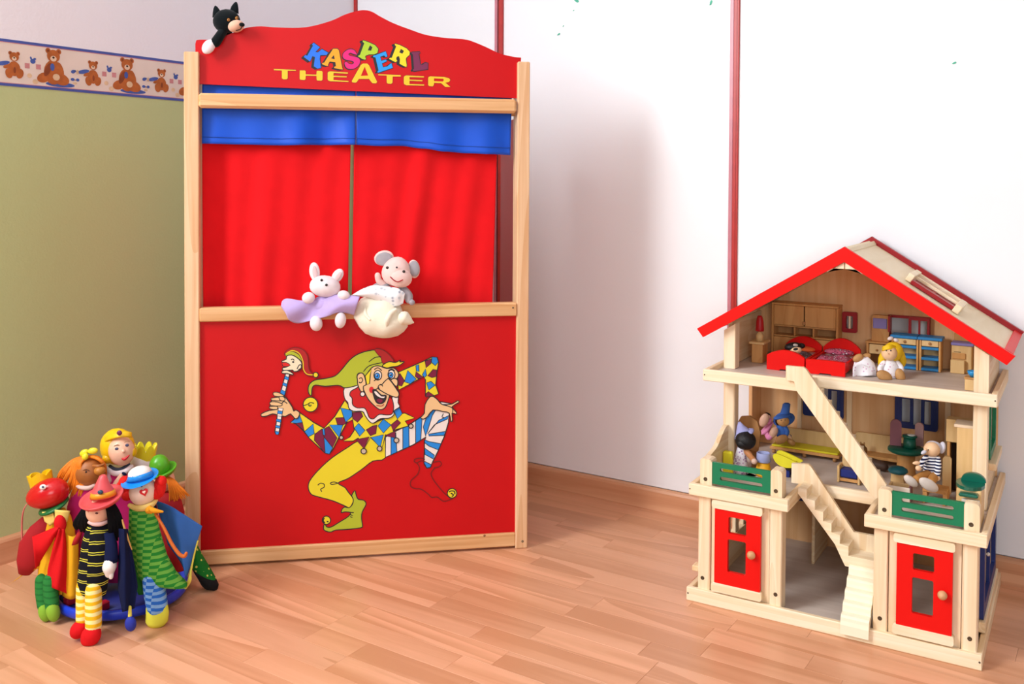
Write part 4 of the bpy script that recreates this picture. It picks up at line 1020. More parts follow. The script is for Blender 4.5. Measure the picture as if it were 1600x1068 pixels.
# little box and blue bowl at the right post
t = thing('toy_stool', 'small wooden toy stool next to the right attic post', 'toy stool', (-.196, 2.16, AZ))
pbox('seat_block', t, -.2085, -.1880, 2.146, 2.172, AZ, .5015, FWL); pbox('seat', t, -.2100, -.1870, 2.144, 2.174, .5015, .5045, FW)
t = thing('toy_bowl', 'bright blue toy bowl on the attic stool, half hidden by the post', 'toy bowl', (-.194, 2.158, .5045))
part('bowl', MB().lathe([(0, 0), (.005, 0), (.0095, .006), (.0110, .0125), (.0098, .0125), (.0085, .0065), (0, .002)], 18, Matrix.Translation((-.1945, 2.158, .5045))), mat('bowl_blue', '#2c9be0', .3, .03), t)
# ------------------------------------------------ first floor
t = thing('toy_sofa', 'long wooden toy sofa with a yellow seat cushion, at the first floor back wall', 'toy sofa', (-.565, 2.33, FZ))
pbox('seat', t, -.6480, -.4850, 2.288, 2.352, .2575, .2645, FW); pbox('cushion', t, -.6440, -.4880, 2.289, 2.340, .2645, .2690, TYEL, .002)
part('backrest', MB().prism([[(-.646, .2645), (-.487, .2645), (-.487, .2985), (-.492, .3005), (-.641, .3005), (-.646, .2985)]], fx(2.344), 0, .009), FWL, t)
for x in (-.64, -.567, -.497):
    for y in (2.296, 2.345): part('leg', MB().lathe([(.0038, FZ), (.0048, .2525), (.0038, .2576)], 10, Matrix.Translation((x, y, 0))), FWD, t)
# second low bench behind the table
t = thing('toy_bench', 'plain wooden toy bench at the back wall, behind the round green table', 'toy bench', (-.405, 2.34, FZ))
pbox('seat', t, -.462, -.352, 2.310, 2.356, .263, .270, FW); part('backrest', MB().prism([[(-.462, .27), (-.352, .27), (-.352, .308), (-.357, .311), (-.457, .311), (-.462, .308)]], fx(2.352), 0, .009), FWL, t)
for x in (-.462, -.359): pbox('leg', t, x, x+.007, 2.312, 2.354, FZ, .263, FW)
part('armrest', MB().tube([(-.355, 2.315, .27), (-.355, 2.315, .285), (-.355, 2.345, .287)], .0035, 8), DARKW, t)
# toy cat on the bench and dark cushion
t = thing('toy_animal', 'tiny brown and black toy animal sitting on the plain bench', 'toy animal', (-.437, 2.325, .27))
mb = MB().ell((-.437, 2.326, .2775), (.0075, .0085, .0085), None, 12, 8).ell((-.4395, 2.319, .288), (.006, .0055, .0055), None, 12, 8)
part('body', mb, mat('cat_brown', '#8a5a2a', .7, .15, 90), t)
for sx in (-1, 1): part('ear', MB().lathe([(.0024, 0), (.0012, .004), (0, .0055)], 8, Matrix.Translation((-.4395+sx*.0038, 2.319, .2925))), FWD, t)
part('muzzle', MB().ell((-.4385, 2.3130, .286), (.003, .002, .0022), None, 10, 6), mat('cat_black', '#1c1a1c', .6), t)
t = thing('toy_cushion', 'dark brown roll cushion lying on the floor beside the green table', 'toy cushion', (-.405, 2.28, FZ))
part('roll', MB().tube([(-.425, 2.295, FZ+.0125), (-.405, 2.285, FZ+.0118), (-.385, 2.277, FZ+.0110)], [.0115, .0120, .0105], 14), DARKW, t)
# small chair with blue seat half behind the ladder
t = thing('toy_chair', 'small wooden toy chair with a blue seat, behind the foot of the long stair', 'toy chair', (-.43, 2.16, FZ))
pbox('side_panel', t, -.4585, -.4535, 2.143, 2.176, FZ, .2840, FWL); pbox('side_panel', t, -.4155, -.4105, 2.143, 2.176, FZ, .2840, FWL)
pbox('seat', t, -.4535, -.4155, 2.146, 2.174, .2580, .2760, TNAVY, .003); pbox('stretcher', t, -.4535, -.4155, 2.145, 2.150, .2505, .2570, FW); pbox('backrest', t, -.4535, -.4155, 2.170, 2.176, .276, .305, FWL)
# round green table
t = thing('toy_table', 'round dark green toy table on a thick wooden leg', 'toy table', (-.333, 2.245, FZ))
TM = Matrix.Translation((-.333, 2.245, 0))
part('table_top', MB().lathe([(.0, .3075), (.034, .3075), (.0385, .3105), (.0385, .3150), (.036, .3180), (0, .3190)], 32, TM), TGRN, t)
part('leg', MB().lathe([(.024, FZ), (.026, .253), (.020, .262), (.0185, .290), (.0195, .3075)], 24, TM), FW, t)
# things piled on the table: green stool, mauve boards
t = thing('toy_stool', 'dark green toy stool standing on top of the round table', 'toy stool', (-.326, 2.243, .319))
part('seat', MB().lathe([(.0, .3405), (.013, .3405), (.0155, .3425), (.0155, .3455), (.0, .3465)], 20, Matrix.Translation((-.326, 2.243, 0))), TGRN, t)
part('leg', MB().lathe([(.0145, .319), (.0135, .326), (.0125, .3405)], 16, Matrix.Translation((-.326, 2.243, 0))), TGRN, t)
t = thing('toy_plate', 'white oval toy plate on the small green stool on the table', 'toy plate', (-.322, 2.232, .3465))
part('plate', MB().lathe([(0, 0), (.006, 0), (.0085, .0018), (.0080, .0024), (.0055, .001), (0, .0008)], 18, Matrix.Translation((-.322, 2.238, .3465))), mat('plate_white', '#e8ece8', .3), t)
for i, (x, y, ang, lb) in enumerate(((-.3555, 2.247, 8, 'mauve round-topped toy board leaning upright at the left of the table pile'), (-.310, 2.270, -10, 'pale mauve toy board standing upright at the back of the table pile'))):
    t = thing('toy_board', lb, 'toy board', (x, y, .319))
    w, h = ((.0235, .058), (.0175, .052))[i]
    pts = [(-w/2, .0), (w/2, .0)]+[(w/2*math.cos(a), h-w/2+w/2*math.sin(a)) for a in [PI*k/10 for k in range(11)]]
    M = Matrix.Translation((x, y, .3192)) @ Matrix.Rotation(math.radians(ang), 4, 'Z')
    mb = MB().prism([pts], lambda u, v, d: M @ Vector((u, d, v)), -.003, .003)
    part('board', mb, (TMAUVE, mat('toy_mauve_pale', '#b48a88', .5))[i], t)
# teal stool in front of the table
t = thing('toy_stool', 'wooden toy stool with a round teal seat, in front of the green table', 'toy stool', (-.338, 2.172, FZ))
part('seat', MB().lathe([(.0, .279), (.0165, .2795), (.0205, .2835), (.0190, .2880), (.012, .2925), (0, .2940)], 24, Matrix.Translation((-.338, 2.172, 0))), TTEAL, t)
m_ = -.338
part('leg_block', MB().prism([[(m_-.0135, FZ), (m_-.006, FZ), (m_-.004, .2545), (m_+.004, .2545), (m_+.006, FZ), (m_+.0135, FZ), (m_+.0125, .280), (m_-.0125, .280)]], fx(2.161), 0, .024), FWL, t)
# white box
t = thing('toy_box', 'low pale wooden toy box on the right balcony, in front of the teal stool', 'toy box', (-.317, 2.08, FZ))
pbox('front_panel', t, -.341, -.2975, 2.060, 2.0645, FZ, .2830, mat('pale_box', '#ecdccb', .55, .03)); pbox('back_panel', t, -.341, -.2975, 2.098, 2.1025, FZ, .2800, FWL)
pbox('side_panel', t, -.341, -.3365, 2.0645, 2.098, FZ, .2815, FWL); pbox('side_panel', t, -.302, -.2975, 2.0645, 2.098, FZ, .2815, TMAUVE); pbox('bottom', t, -.3365, -.302, 2.0725, 2.098, FZ, .2505, FWL)
# grandfather's chair
t = thing('toy_chair', 'wooden toy chair with a rounded back, the striped-shirt doll sitting on it', 'toy chair', (-.252, 2.12, FZ))
pbox('seat', t, -.2785, -.2330, 2.094, 2.140, .2715, .2780, FW)
P = [(2.136, FZ), (2.146, FZ), (2.146, .334), (2.143, .339), (2.139, .339), (2.136, .334)]
part('backrest', MB().prism([[(-.2465, .262), (-.2300, .262), (-.2300, .334), (-.2340, .339), (-.2425, .339), (-.2465, .334)]], fx(2.136), 0, .008), FWL, t)
for x in (-.2785, -.2405):
    part('leg', MB().prism([[(x, FZ), (x+.004, FZ), (x+.0055, .258), (x+.0085, .258), (x+.0075, .272), (x, .272)]], fx(2.096), 0, .042), FW, t)
# tall cabinet on the right
t = thing('toy_cupboard', 'tall wooden toy cupboard with a pale top, beside the right first-floor post', 'toy cupboard', (-.2, 2.165, FZ))
pbox('body', t, -.2210, -.1790, 2.140, 2.185, FZ, .4010, FWL); pbox('top_board', t, -.2265, -.1785, 2.1395, 2.188, .4010, .4075, mat('pale_top', '#efd6b8', .5, .03))
t = thing('toy_shelf', 'plain wooden toy board cabinet behind the tall cupboard', 'toy cabinet', (-.228, 2.205, FZ))
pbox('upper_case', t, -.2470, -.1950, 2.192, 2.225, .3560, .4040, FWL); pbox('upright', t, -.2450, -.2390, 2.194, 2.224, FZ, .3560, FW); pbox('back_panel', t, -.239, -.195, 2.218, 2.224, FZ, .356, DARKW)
# toilet
t = thing('toy_toilet', 'wooden toy toilet with a dark green lid, at the right end of the balcony', 'toy toilet', (-.183, 2.03, FZ))
pbox('pedestal', t, -.2050, -.1620, 1.994, 2.062, FZ, .3180, FWL)
def seatloop(cx, cy, rx, ry, n=20): return [(cx+rx*math.cos(2*PI*i/n), cy+ry*math.sin(2*PI*i/n)) for i in range(n)]
TGL = mat('toy_green_gloss', '#0f6450', .18, .03, 20, spec=.6)
part('seat', MB().prism([[(p[0], p[1]) for p in seatloop(-.1835, 2.024, .0255, .036)]], lambda u, v, d: (u, v, d), .318, .3245), TGL, t)
part('lid', MB().prism([[(-.2015, .3245), (-.1575, .3245)]+[(-.1795+.022*math.cos(a), .3245+.0165*math.sin(a)) for a in [PI*k/14 for k in range(1, 14)]]], fx(2.034), 0, .009), TGL, t)
pbox('foot_step', t, -.1995, -.1660, 1.976, 2.004, .3085, .3145, TGL, .002)
pbox('front_block', t, -.1950, -.1640, 1.984, 1.994, FZ, .3020, mat('pale_box', '#ecdccb', .55))
# ------------------------------------------------ left balcony toys
t = thing('toy_chair', 'brown toy chair with a curved back, behind the black-haired doll', 'toy chair', (-.655, 2.15, FZ))
pbox('seat', t, -.677, -.640, 2.142, 2.170, .276, .283, FWD)
cb = [Vector((-.672+.032*math.cos(a), 0, .318+.040*math.sin(a))) for a in [math.radians(-60+18*k) for k in range(12)]]
part('backrest', MB().prism([[(-.676, .283), (-.640, .283), (-.634, .325), (-.642, .352), (-.660, .362), (-.680, .358), (-.692, .335)]], fx(2.162), 0, .008), FWD, t)
for x in (-.676, -.648): pbox('leg', t, x, x+.008, 2.142, 2.166, FZ, .276, FWD)
t = thing('toy_cushion', 'yellow toy seat pad at the left balcony post', 'toy cushion', (-.69, 2.10, FZ))
pbox('pad', t, -.690, -.668, 2.062, 2.076, FZ, .300, TYEL, .003)
_d = dist_of((-.615, 2.10, .26)); _c = at(1193, 722, _d)
t = thing('toy_bucket', 'toy bucket with a lavender collar on a yellow cone, beside the black-haired doll', 'toy bucket', (_c.x, _c.y, FZ))
BMx = Matrix.Translation((_c.x, _c.y, 0))
part('base', MB().lathe([(.0165, FZ), (.0180, .252), (.0165, .262), (.0125, .2785)], 22, BMx), mat('toy_orange_yellow', '#f2b01c', .5, .04), t)
part('collar', MB().lathe([(.0150, .2785), (.0158, .2800), (.0152, .2975), (.0140, .2990), (.0125, .2980), (.0125, .286), (0, .286)], 24, BMx), mat('toy_lavender_pale', '#9fa6d2', .45, .03), t)
_d = dist_of((-.575, 2.11, .265)); 
t = thing('wooden_toy', 'yellow curved wooden toy on the dollhouse floor, in front of the sofa', 'toy', (-.575, 2.12, FZ))
pts = [at(1210, 714, _d), at(1214, 720, _d), at(1226, 726, _d), at(1252, 726, _d)]
def boat(u, v):
    a = at(1208+44*u, 709+10*u+.0*u, _d); b_ = at(1212+40*u, 719+9*u-2*(2*u-1)**2+2, _d)
    q = a.lerp(b_, v); q = q+CF*(.022*math.sin(PI*v*.5)-.004)*(1-.55*abs(2*u-1)**2); return q
_o = [at(x, y, _d) for x, y in ((1207.5, 712), (1211, 708.5), (1222, 709), (1253, 718), (1252, 721), (1246, 725), (1232, 727.5), (1220, 725.5), (1211, 719.5))]
_oc = [(p.x, p.z) for p in catmull([Vector((p.x, 0, p.z)) for p in _o], 4, True)]
for dy, nm in ((0, 'side_board'), (.030, 'side_board')): part(nm, MB().prism([_oc], fx(_o[0].y+dy), 0, .005), TYEL, t)
_cx = sum(p[0] for p in _oc)/len(_oc); _cz = sum(p[1] for p in _oc)/len(_oc)
pbox('seat_board', t, _cx-.020, _cx+.020, _o[0].y+.005, _o[0].y+.030, _cz-.006, _cz-.002, TYEL)
pbox('rocker', t, -.588, -.555, 2.118, 2.128, FZ, .262, TNAVY); pbox('rocker', t, -.588, -.556, 2.140, 2.148, FZ, .262, DARKW)
_c = on_z(1206, 757, FZ)
t = thing('toy_block', 'little yellow toy block beside the lavender bucket', 'toy block', (_c.x, _c.y, FZ)); part('block', MB().box(_c.x-.006, _c.x+.008, _c.y, _c.y+.012, FZ, FZ+.018, .001), TYEL, t)

# ================================================================== DOLLS
SKIN = mat('doll_skin', '#f2c79c', .45, .03, 20, spec=.3)
SKIND = mat('doll_skin_brown', '#c07f4e', .45, .03, 20)
FOOTW = wood('doll_foot_wood', '#c99a62', '#b98650', (40, 40, 40), .5)
HAIRY = mat('hair_yellow', '#f4c81a', .6, .08, 60, .4, 500)
HAIRB = mat('hair_black', '#151316', .5, .1, 60, .4, 500)
EYE = mat('eye_dark', '#2a211d', .3)
DRESSW = spotted('dress_white_print', '#f6f3f8', '#c9bedb', 130, .22, .9, '#e2b4cb')
DRESSP = spotted('dress_lilac_print', '#ece8f2', '#7a74a8', 170, .40, .9, '#c9a9c9')
class Doll:
    def __init__(s, name, label, base, d, cat='doll'):
        s.d = d; s.s = d/FPX; s.root = thing(name, label, cat, base)
    def p(s, px, py, dd=0): return at(px, py, s.d+dd)
    def ell(s, name, px, py, rx, ry, rz, m, dd=0, tilt=0, fn=None):
        M = CAMROT @ Matrix.Rotation(math.radians(tilt), 3, 'Z')
        return part(name, MB().ell(s.p(px, py, dd), (rx*s.s, ry*s.s, rz*s.s), M, 22, 14, 0, fn), m, s.root)
    def tube(s, name, pts, r, m, n=12, sub=5, squash=None):
        return part(name, MB().tube([s.p(*q) for q in pts], [x*s.s for x in r], n, 0, sub, squash), m, s.root)
    def loft(s, name, rings, m, n=20, world_parent=None):
        """rings: (px,py,rx,rz,tilt deg, dd) ellipses stacked in the picture plane"""
        V = []; F = []
        for (px, py, rx, rz, tl, dd) in rings:
            c = s.p(px, py, dd); ax = CAMROT @ Vector((math.cos(math.radians(tl)), math.sin(math.radians(tl)), 0))
            for k in range(n):
                a = 2*PI*k/n; V.append(c+ax*(rx*s.s*math.cos(a))-CF*(rz*s.s*math.sin(a)))
        k_ = len(rings)
        for j in range(k_-1):
            for i in range(n): F.append([j*n+i, j*n+(i+1) % n, (j+1)*n+(i+1) % n, (j+1)*n+i])
        F.append(list(range(n))); F.append([(k_-1)*n+i for i in range(n)])
        return part(name, MB().add(V, F, 0, True), m, s.root)
    def dot(s, name, px, py, r, m, dd, flat=.5): return s.ell(name, px, py, r, r, r*flat, m, dd)
    def sheet(s, name, fn, nu, nv, m, thick=.0012):
        o = part(name, MB().grid(lambda u, v: s.p(*fn(u, v)), nu, nv), m, s.root); o.modifiers.new('t', 'SOLIDIFY').thickness = thick; return o
# blonde doll sitting at the edge of the attic
b0 = on_z(1391, 590, AZ)
D = Doll('doll', 'blonde doll in a white print dress, sitting at the edge of the attic floor', (b0.x, b0.y, AZ), dist_of(b0)+.015)
D.loft('dress', [(1391, 562, 5, 4, 0, 0), (1391, 566, 10, 7, 0, 0), (1391, 574, 14, 9, 0, 0), (1391, 584, 17, 12, 0, -.004), (1390, 590, 17, 13, 0, -.006)], DRESSW)
D.tube('arm', [(1381, 567), (1375, 575, -.006), (1377, 582, -.014)], [4.5, 4, 4], DRESSW); D.tube('arm', [(1402, 567), (1408, 574, -.004), (1408, 580, -.010)], [4.5, 4, 4], DRESSW)
D.ell('hand', 1376, 586, 3.2, 3.2, 3, SKIN, -.016); D.ell('hand', 1409, 583, 3.2, 3.2, 3, SKIN, -.012)
D.ell('hair', 1396, 549, 15, 15.5, 12, HAIRY, .006); 
D.tube('hair_strand', [(1384, 548, .002), (1378, 560, .006), (1375, 572, .010)], [5, 5.5, 3], HAIRY); D.tube('hair_strand', [(1408, 552, .004), (1410, 564, .010), (1407, 574, .012)], [5, 6, 4], HAIRY)
D.ell('head', 1389.5, 551, 12, 12, 12, SKIN, -.003)
D.sheet('fringe', lambda u, v: (1378+24*u, 546-7.5*math.sin(PI*(.15+.7*u))*(1-v)-1+3*v*abs(2*u-1), -.0175+.010*abs(2*u-1)**2+.004*(1-v)), 10, 4, HAIRY)
for x in (1385, 1392): D.dot('eye', x, 547.5, 1.1, EYE, -.0185)
D.dot('nose', 1387.5, 552, 1.3, SKIN, -.0195, 1)
D.ell('bow', 1391, 528.5, 4.5, 3, 3, mat('bow_white', '#eadad6', .8), .0, 20); D.ell('bow', 1400, 531, 4.5, 3, 3, mat('bow_white', '#eadad6', .8), .0, -20)
D.ell('foot', 1382, 587.5, 13, 8.5, 5, FOOTW, -.032, -28); D.ell('foot', 1406.5, 587, 7.5, 12, 5, FOOTW, -.028, 14)
# doll lying on its back, feet up
b0 = on_z(1352, 588, AZ)
D = Doll('doll', 'doll lying on its back in a white frock with feet up, beside the blonde doll', (b0.x, b0.y, AZ), dist_of(b0)+.015)
D.loft('dress', [(1335, 583, 6, 6, -60, .0), (1341, 577, 14, 10, -68, 0), (1350, 573, 16, 12, -75, 0), (1358, 573, 17, 12, -80, 0), (1365, 577, 13, 10, -85, 0)], DRESSW)
D.sheet('skirt_flap', lambda u, v: (1333+32*u, 589-(16+4*math.sin(5*u))*(1-v)-u*3, -.018+.006*math.sin(6*u)*v), 12, 8, DRESSW)
D.ell('foot', 1341, 559, 9, 6, 5, FOOTW, -.004, 28); D.ell('foot', 1354, 556, 7, 4.5, 5, FOOTW, .004, 15)
D.tube('leg', [(1343, 563, .0), (1350, 572, .0)], [3, 4], SKIN); D.tube('leg', [(1354, 560, .006), (1358, 572, .004)], [3, 4], SKIN)
D.tube('arm', [(1362, 574, -.004), (1368, 577, -.008)], [3.5, 3.5], SKIN); D.ell('head', 1368, 581, 7, 6, 7, SKIND, .016)
# dark-haired doll in the first bed
b0 = Vector((-.575, 2.2, AZ+.03))
D = Doll('doll', 'black-haired doll lying in the arched red bed', b0, dist_of((-.578, 2.185, .53)))
D.ell('head', 1243, 546, 9.5, 6.5, 9, SKIN, -.002, 0); D.ell('hair', 1240, 541.5, 14, 7, 10, HAIRB, .004, 5); D.ell('hair_tuft', 1252, 540, 6, 4.5, 6, HAIRB, .004)
D.ell('hair_bow', 1243, 539, 4, 2.4, 2, mat('bow_grey', '#b8aca4', .8), -.012, -8); D.ell('mouth', 1243.5, 545.5, 4.2, 2.4, 2, HAIRB, -.0125, 0)
# ---- first floor dolls
b0 = Vector((-.6, 2.315, .269))
D = Doll('doll', 'doll in a blue coat and blue pointed hat, sitting on the sofa', b0, dist_of((-.60, 2.318, .30)))
HB = mat('doll_blue_felt', '#3f6fc4', .8, .05, 40)
D.ell('head', 1223.5, 657.5, 9.5, 8.5, 9, mat('doll_skin_tan', '#dba566', .45), -.006)
D.ell('hair', 1222, 657, 11, 10, 8, HAIRB, .003)
D.loft('hat', [(1224, 654, 14, 9, 8, .007), (1223.5, 651, 14, 9, 8, .006), (1224, 647.5, 11, 8, 6, .006), (1226.5, 644, 7, 6.5, 5, .006), (1228, 637, 6.2, 6, 4, .006), (1229, 631, 5.8, 5.5, 2, .006), (1229.2, 629.3, 3.6, 3.4, 2, .006)], HB)
D.ell('hat_brim', 1225, 655, 17.5, 11, 4.5, HB, .008, 14)
D.ell('hat_front', 1222.5, 650.5, 14.5, 3.6, 8, HB, -.004, 12)
D.loft('coat', [(1221, 664, 6, 5, 0, 0), (1221, 668, 9, 7, 0, 0), (1221, 675, 10, 8, 5, 0), (1226, 682, 11, 8, 10, -.004)], HB)
D.tube('arm', [(1226, 667, -.004), (1230, 674, -.012), (1228, 680, -.016)], [4, 3.5, 3], HB); D.tube('leg', [(1222, 682, -.006), (1219, 688, -.016)], [5, 4], HB); D.tube('leg', [(1230, 680, -.006), (1235, 688, -.016)], [5, 4], SKIN)
D.ell('foot', 1221, 686, 10.5, 6.5, 5, FOOTW, -.022, 25); D.ell('foot', 1236, 690, 7.5, 4.5, 5, FOOTW, -.018, -35)
for x in (1220.5, 1226.5): D.dot('eye', x, 656, .8, EYE, -.0185)
D.dot('nose', 1223.5, 659, 1.4, mat('doll_skin_tan', '#d9a468', .45), -.0195, 1)
b0 = Vector((-.635, 2.312, .269))
D = Doll('doll', 'doll in a pink dress, slumped with one foot raised, left of the blue-hatted doll', b0, dist_of((-.63, 2.312, .30)))
PK = mat('doll_pink', '#e08ab4', .8, .05, 40); SKP = mat('doll_skin_pink', '#dcae94', .5, .03)
D.loft('dress', [(1206, 660, 4, 4, 25, 0), (1201, 664, 7, 6, 25, 0), (1196, 671, 9, 7, 22, 0), (1193, 676, 9, 8, 15, 0)], PK)
D.ell('foot', 1194, 656, 7, 11, 5, SKP, -.012, -25); D.tube('leg', [(1198, 676, -.004), (1201, 683, -.016), (1205, 680, -.020)], [4, 4.3, 4], PK); D.ell('foot', 1209, 675, 6, 9, 5, SKP, -.022, -30)
D.ell('head', 1199, 652, 5.5, 5.5, 6, SKP, .012); D.ell('hair', 1198.5, 650, 6, 6, 6.5, HAIRB, .016)
D.tube('arm', [(1201, 661, -.002), (1203, 658, -.006), (1204, 655, -.004)], [2.2, 2, 2], PK)
b0 = Vector((-.672, 2.115, .283))
D = Doll('doll', 'black-haired doll in a lilac print dress and pointed lavender hat, behind the left green balustrade', (-.668, 2.10, FZ), dist_of((-.665, 2.10, .31)))
LVH = mat('hat_lavender_felt', '#a9aadd', .8, .05, 40)
D.loft('dress', [(1158, 699, 6, 6, -8, 0), (1158, 706, 8, 7, -6, 0), (1157, 716, 10, 8, -4, 0), (1156, 730, 13, 11, -2, 0), (1157, 745, 14, 13, 0, 0), (1158, 762, 12, 12, 0, 0)], DRESSP)
D.ell('head', 1166, 690, 13, 13, 13, SKIND, .002); D.ell('hair', 1165, 687.5, 16, 14.5, 15, HAIRB, -.004); D.ell('hair_lock', 1160, 693, 9, 8, 8, HAIRB, -.012); D.ell('hair_lock', 1173, 688, 8, 6, 8, HAIRB, -.012)
D.ell('hat_brim', 1163, 678, 17, 5, 15, LVH, .006, 28); D.loft('hat', [(1163, 680, 15, 13, 28, .006), (1160, 674, 11, 10, 25, .006), (1157, 666, 6, 6, 20, .006), (1155, 659, 2, 2, 20, .006)], LVH)
D.tube('arm', [(1166, 704, -.006), (1174, 714, -.022), (1178, 719, -.034)], [5, 4.5, 4], SKIND); D.ell('hand', 1178.5, 720.5, 4.5, 4.5, 4, mat('doll_hand_pale', '#e9c3ae', .5), -.038)
D.tube('leg', [(1163, 745, -.004), (1172, 752, -.02), (1176, 762, -.024)], [6, 6, 5], SKIND)
# grandfather doll
D = Doll('doll', 'white-haired doll in a navy striped shirt and big pale shoes, sitting on a chair', (-.255, 2.11, .278), dist_of((-.256, 2.115, .31)))
STRP = stripes('shirt_stripes', [(0, '#f0f0f4'), (.5, '#20244a')], 'Z', .0058, .85)
TROU = mat('trouser_tan', '#b9803e', .8, .06, 50)
D.loft('shirt', [(1456, 711, 6, 5, -5, 0), (1456, 714, 10, 8, -6, 0), (1456, 724, 12, 9, -6, 0), (1456, 736, 13, 10, -6, 0), (1455, 742, 12, 10, -6, 0)], STRP)
D.tube('arm', [(1447, 715, -.004), (1441, 722, -.014), (1438, 728, -.022)], [4.5, 4, 4], STRP); D.tube('arm', [(1465, 717, -.006), (1466, 730, -.014), (1464, 741, -.020)], [5, 4.6, 4.6], STRP)
D.ell('hand', 1435, 731, 4.5, 4.5, 4, SKIN, -.026); D.ell('hand', 1464, 746.5, 5, 4.5, 4, SKIN, -.022); D.ell('thumb', 1432, 723, 6, 2.8, 3, SKIN, -.024, 5)
D.ell('head', 1456, 701.5, 12, 11.5, 12, SKIN, -.002)
WHH = mat('hair_white', '#d9d6e2', .8, .05, 60, .4, 400)
D.ell('hair', 1459, 697, 12, 8.5, 11, WHH, .005, -10); D.ell('hair_tuft', 1472, 699, 4.5, 9.5, 7, WHH, .004, -12)
D.ell('moustache', 1443.5, 706, 5, 2.8, 3, WHH, -.014, 35); D.dot('eye', 1450.5, 702.5, 1.0, EYE, -.0165); D.ell('nose', 1446, 702, 2.4, 2, 2.4, SKIN, -.014)
D.tube('leg', [(1449, 742, -.008), (1440, 745, -.03), (1432, 748, -.046)], [8, 7, 6], TROU); D.tube('leg', [(1460, 744, -.008), (1457, 748, -.03), (1455, 752, -.046)], [8, 7, 6], TROU)
SHOE = mat('shoe_pale', '#d9cbc0', .5, .03)
D.ell('shoe', 1451, 757, 16.5, 8.5, 6, SHOE, -.056, -32); D.ell('shoe', 1423, 751, 12.5, 6.5, 6, SHOE, -.052, -38)
# ================================================================== PLUSH PUPPETS ON THE THEATRE
def tdist(px, py, y): return dist_of(on_plane(px, py, TA-TN*y, TN))
def along(L, u):
    k = u*(len(L)-1); i = min(int(k), len(L)-2); t = k-i
    P = [Vector((*L[max(i-1, 0)], 0)), Vector((*L[i], 0)), Vector((*L[i+1], 0)), Vector((*L[min(i+2, len(L)-1)], 0))]; a, b, c, d = P
    q = .5*((2*b)+(c-a)*t+(2*a-5*b+4*c-d)*t*t+(3*b-a-3*c+d)*t**3); return (q.x, q.y)
PLW = mat('plush_white', '#f2e6ea', .95, .03, 60, .35, 700, spec=.1, sheen=.3)
PLG = mat('plush_grey', '#a7a2a8', .95, .05, 60, .35, 700, spec=.1, sheen=.3)
PLP = mat('plush_pink', '#f3cfc8', .95, .03, 60, .35, 700, spec=.1, sheen=.3)
PLC = mat('plush_cream', '#f3ecd6', .95, .03, 60, .35, 700, spec=.1, sheen=.3)
PLL = mat('plush_lavender', '#c3aee6', .95, .03, 60, .35, 700, spec=.1, sheen=.3)
PLK = mat('plush_black', '#0e1518', .95, .05, 60, .3, 700, spec=.1, sheen=.1)
PLT = mat('plush_tan', '#e6b49a', .95, .03, 60, .3, 700, spec=.1, sheen=.2)
THR = mat('thread_dark', '#35303a', .6); THRR = mat('thread_red', '#a8202c', .6)
# rabbit
rd = tdist(505, 478, -.012)
b0 = at(505, 482, rd)
D = Doll('rabbit_plush', 'white plush rabbit wrapped in a lavender cloth, sitting on the theatre rail', b0, rd, 'soft toy')
D.ell('head', 508, 447, 24, 17, 19, PLW, -.006, -8, lambda v: Vector((v.x*(1+.10*max(0, -v.y)), v.y, v.z)))
def ear(D, nm, px, py, rx, ry, tilt, m, mi, dd):
    D.ell(nm, px, py, rx, ry, 4.2, m, dd, tilt)
    D.ell(nm+'_lining', px+.6, py+1.5, rx*.45, ry*.72, 1.4, mi, dd-4.0*D.s, tilt)
ear(D, 'ear', 491.5, 424, 8.2, 14.5, 6, PLW, mat('plush_ear_pink', '#e3c2c4', .95, .03), -.002); ear(D, 'ear', 527.5, 430.5, 8, 12, -34, PLW, mat('plush_ear_pink', '#e3c2c4', .95), -.002)
for x, y in ((502.5, 437.4), (510, 445)): D.dot('eye', x, y, 2.1, EYE, -.0335 if x > 505 else -.0305, .6)
D.ell('paw', 482, 465, 10, 9, 8, PLW, -.022, 10); D.ell('paw', 537, 461, 9.5, 7.5, 8, PLW, -.022, -10)
def cl(u, v):
    t = [(439, 478), (441, 470), (449, 466), (470, 469), (492, 469), (505, 468), (522, 460), (545, 461), (562, 463)]
    b_ = [(441, 482), (446, 489), (452, 500), (466, 505), (490, 499), (512, 494), (530, 488), (553, 492)]
    T = along(t, u); Bq = along(b_, u)
    x = T[0]+(Bq[0]-T[0])*v; y = T[1]+(Bq[1]-T[1])*v
    cen = math.exp(-((u-.50)/.10)**2)
    dd = -.020-.008*math.sin(PI*v)*(1-cen)+.006*math.sin(11*u+3*v)*(.4+v)+.006*cen*(1-v)
    return (x, y, dd)
D.sheet('cloth', cl, 48, 14, PLL, .0022)
D.ell('body', 506, 476, 18, 15, 14, PLL, 0); D.ell('foot', 494, 505, 9.8, 12, 9, PLW, -.020, 8); D.ell('foot', 532, 500, 8.6, 12.5, 9, PLW, -.020, -6)
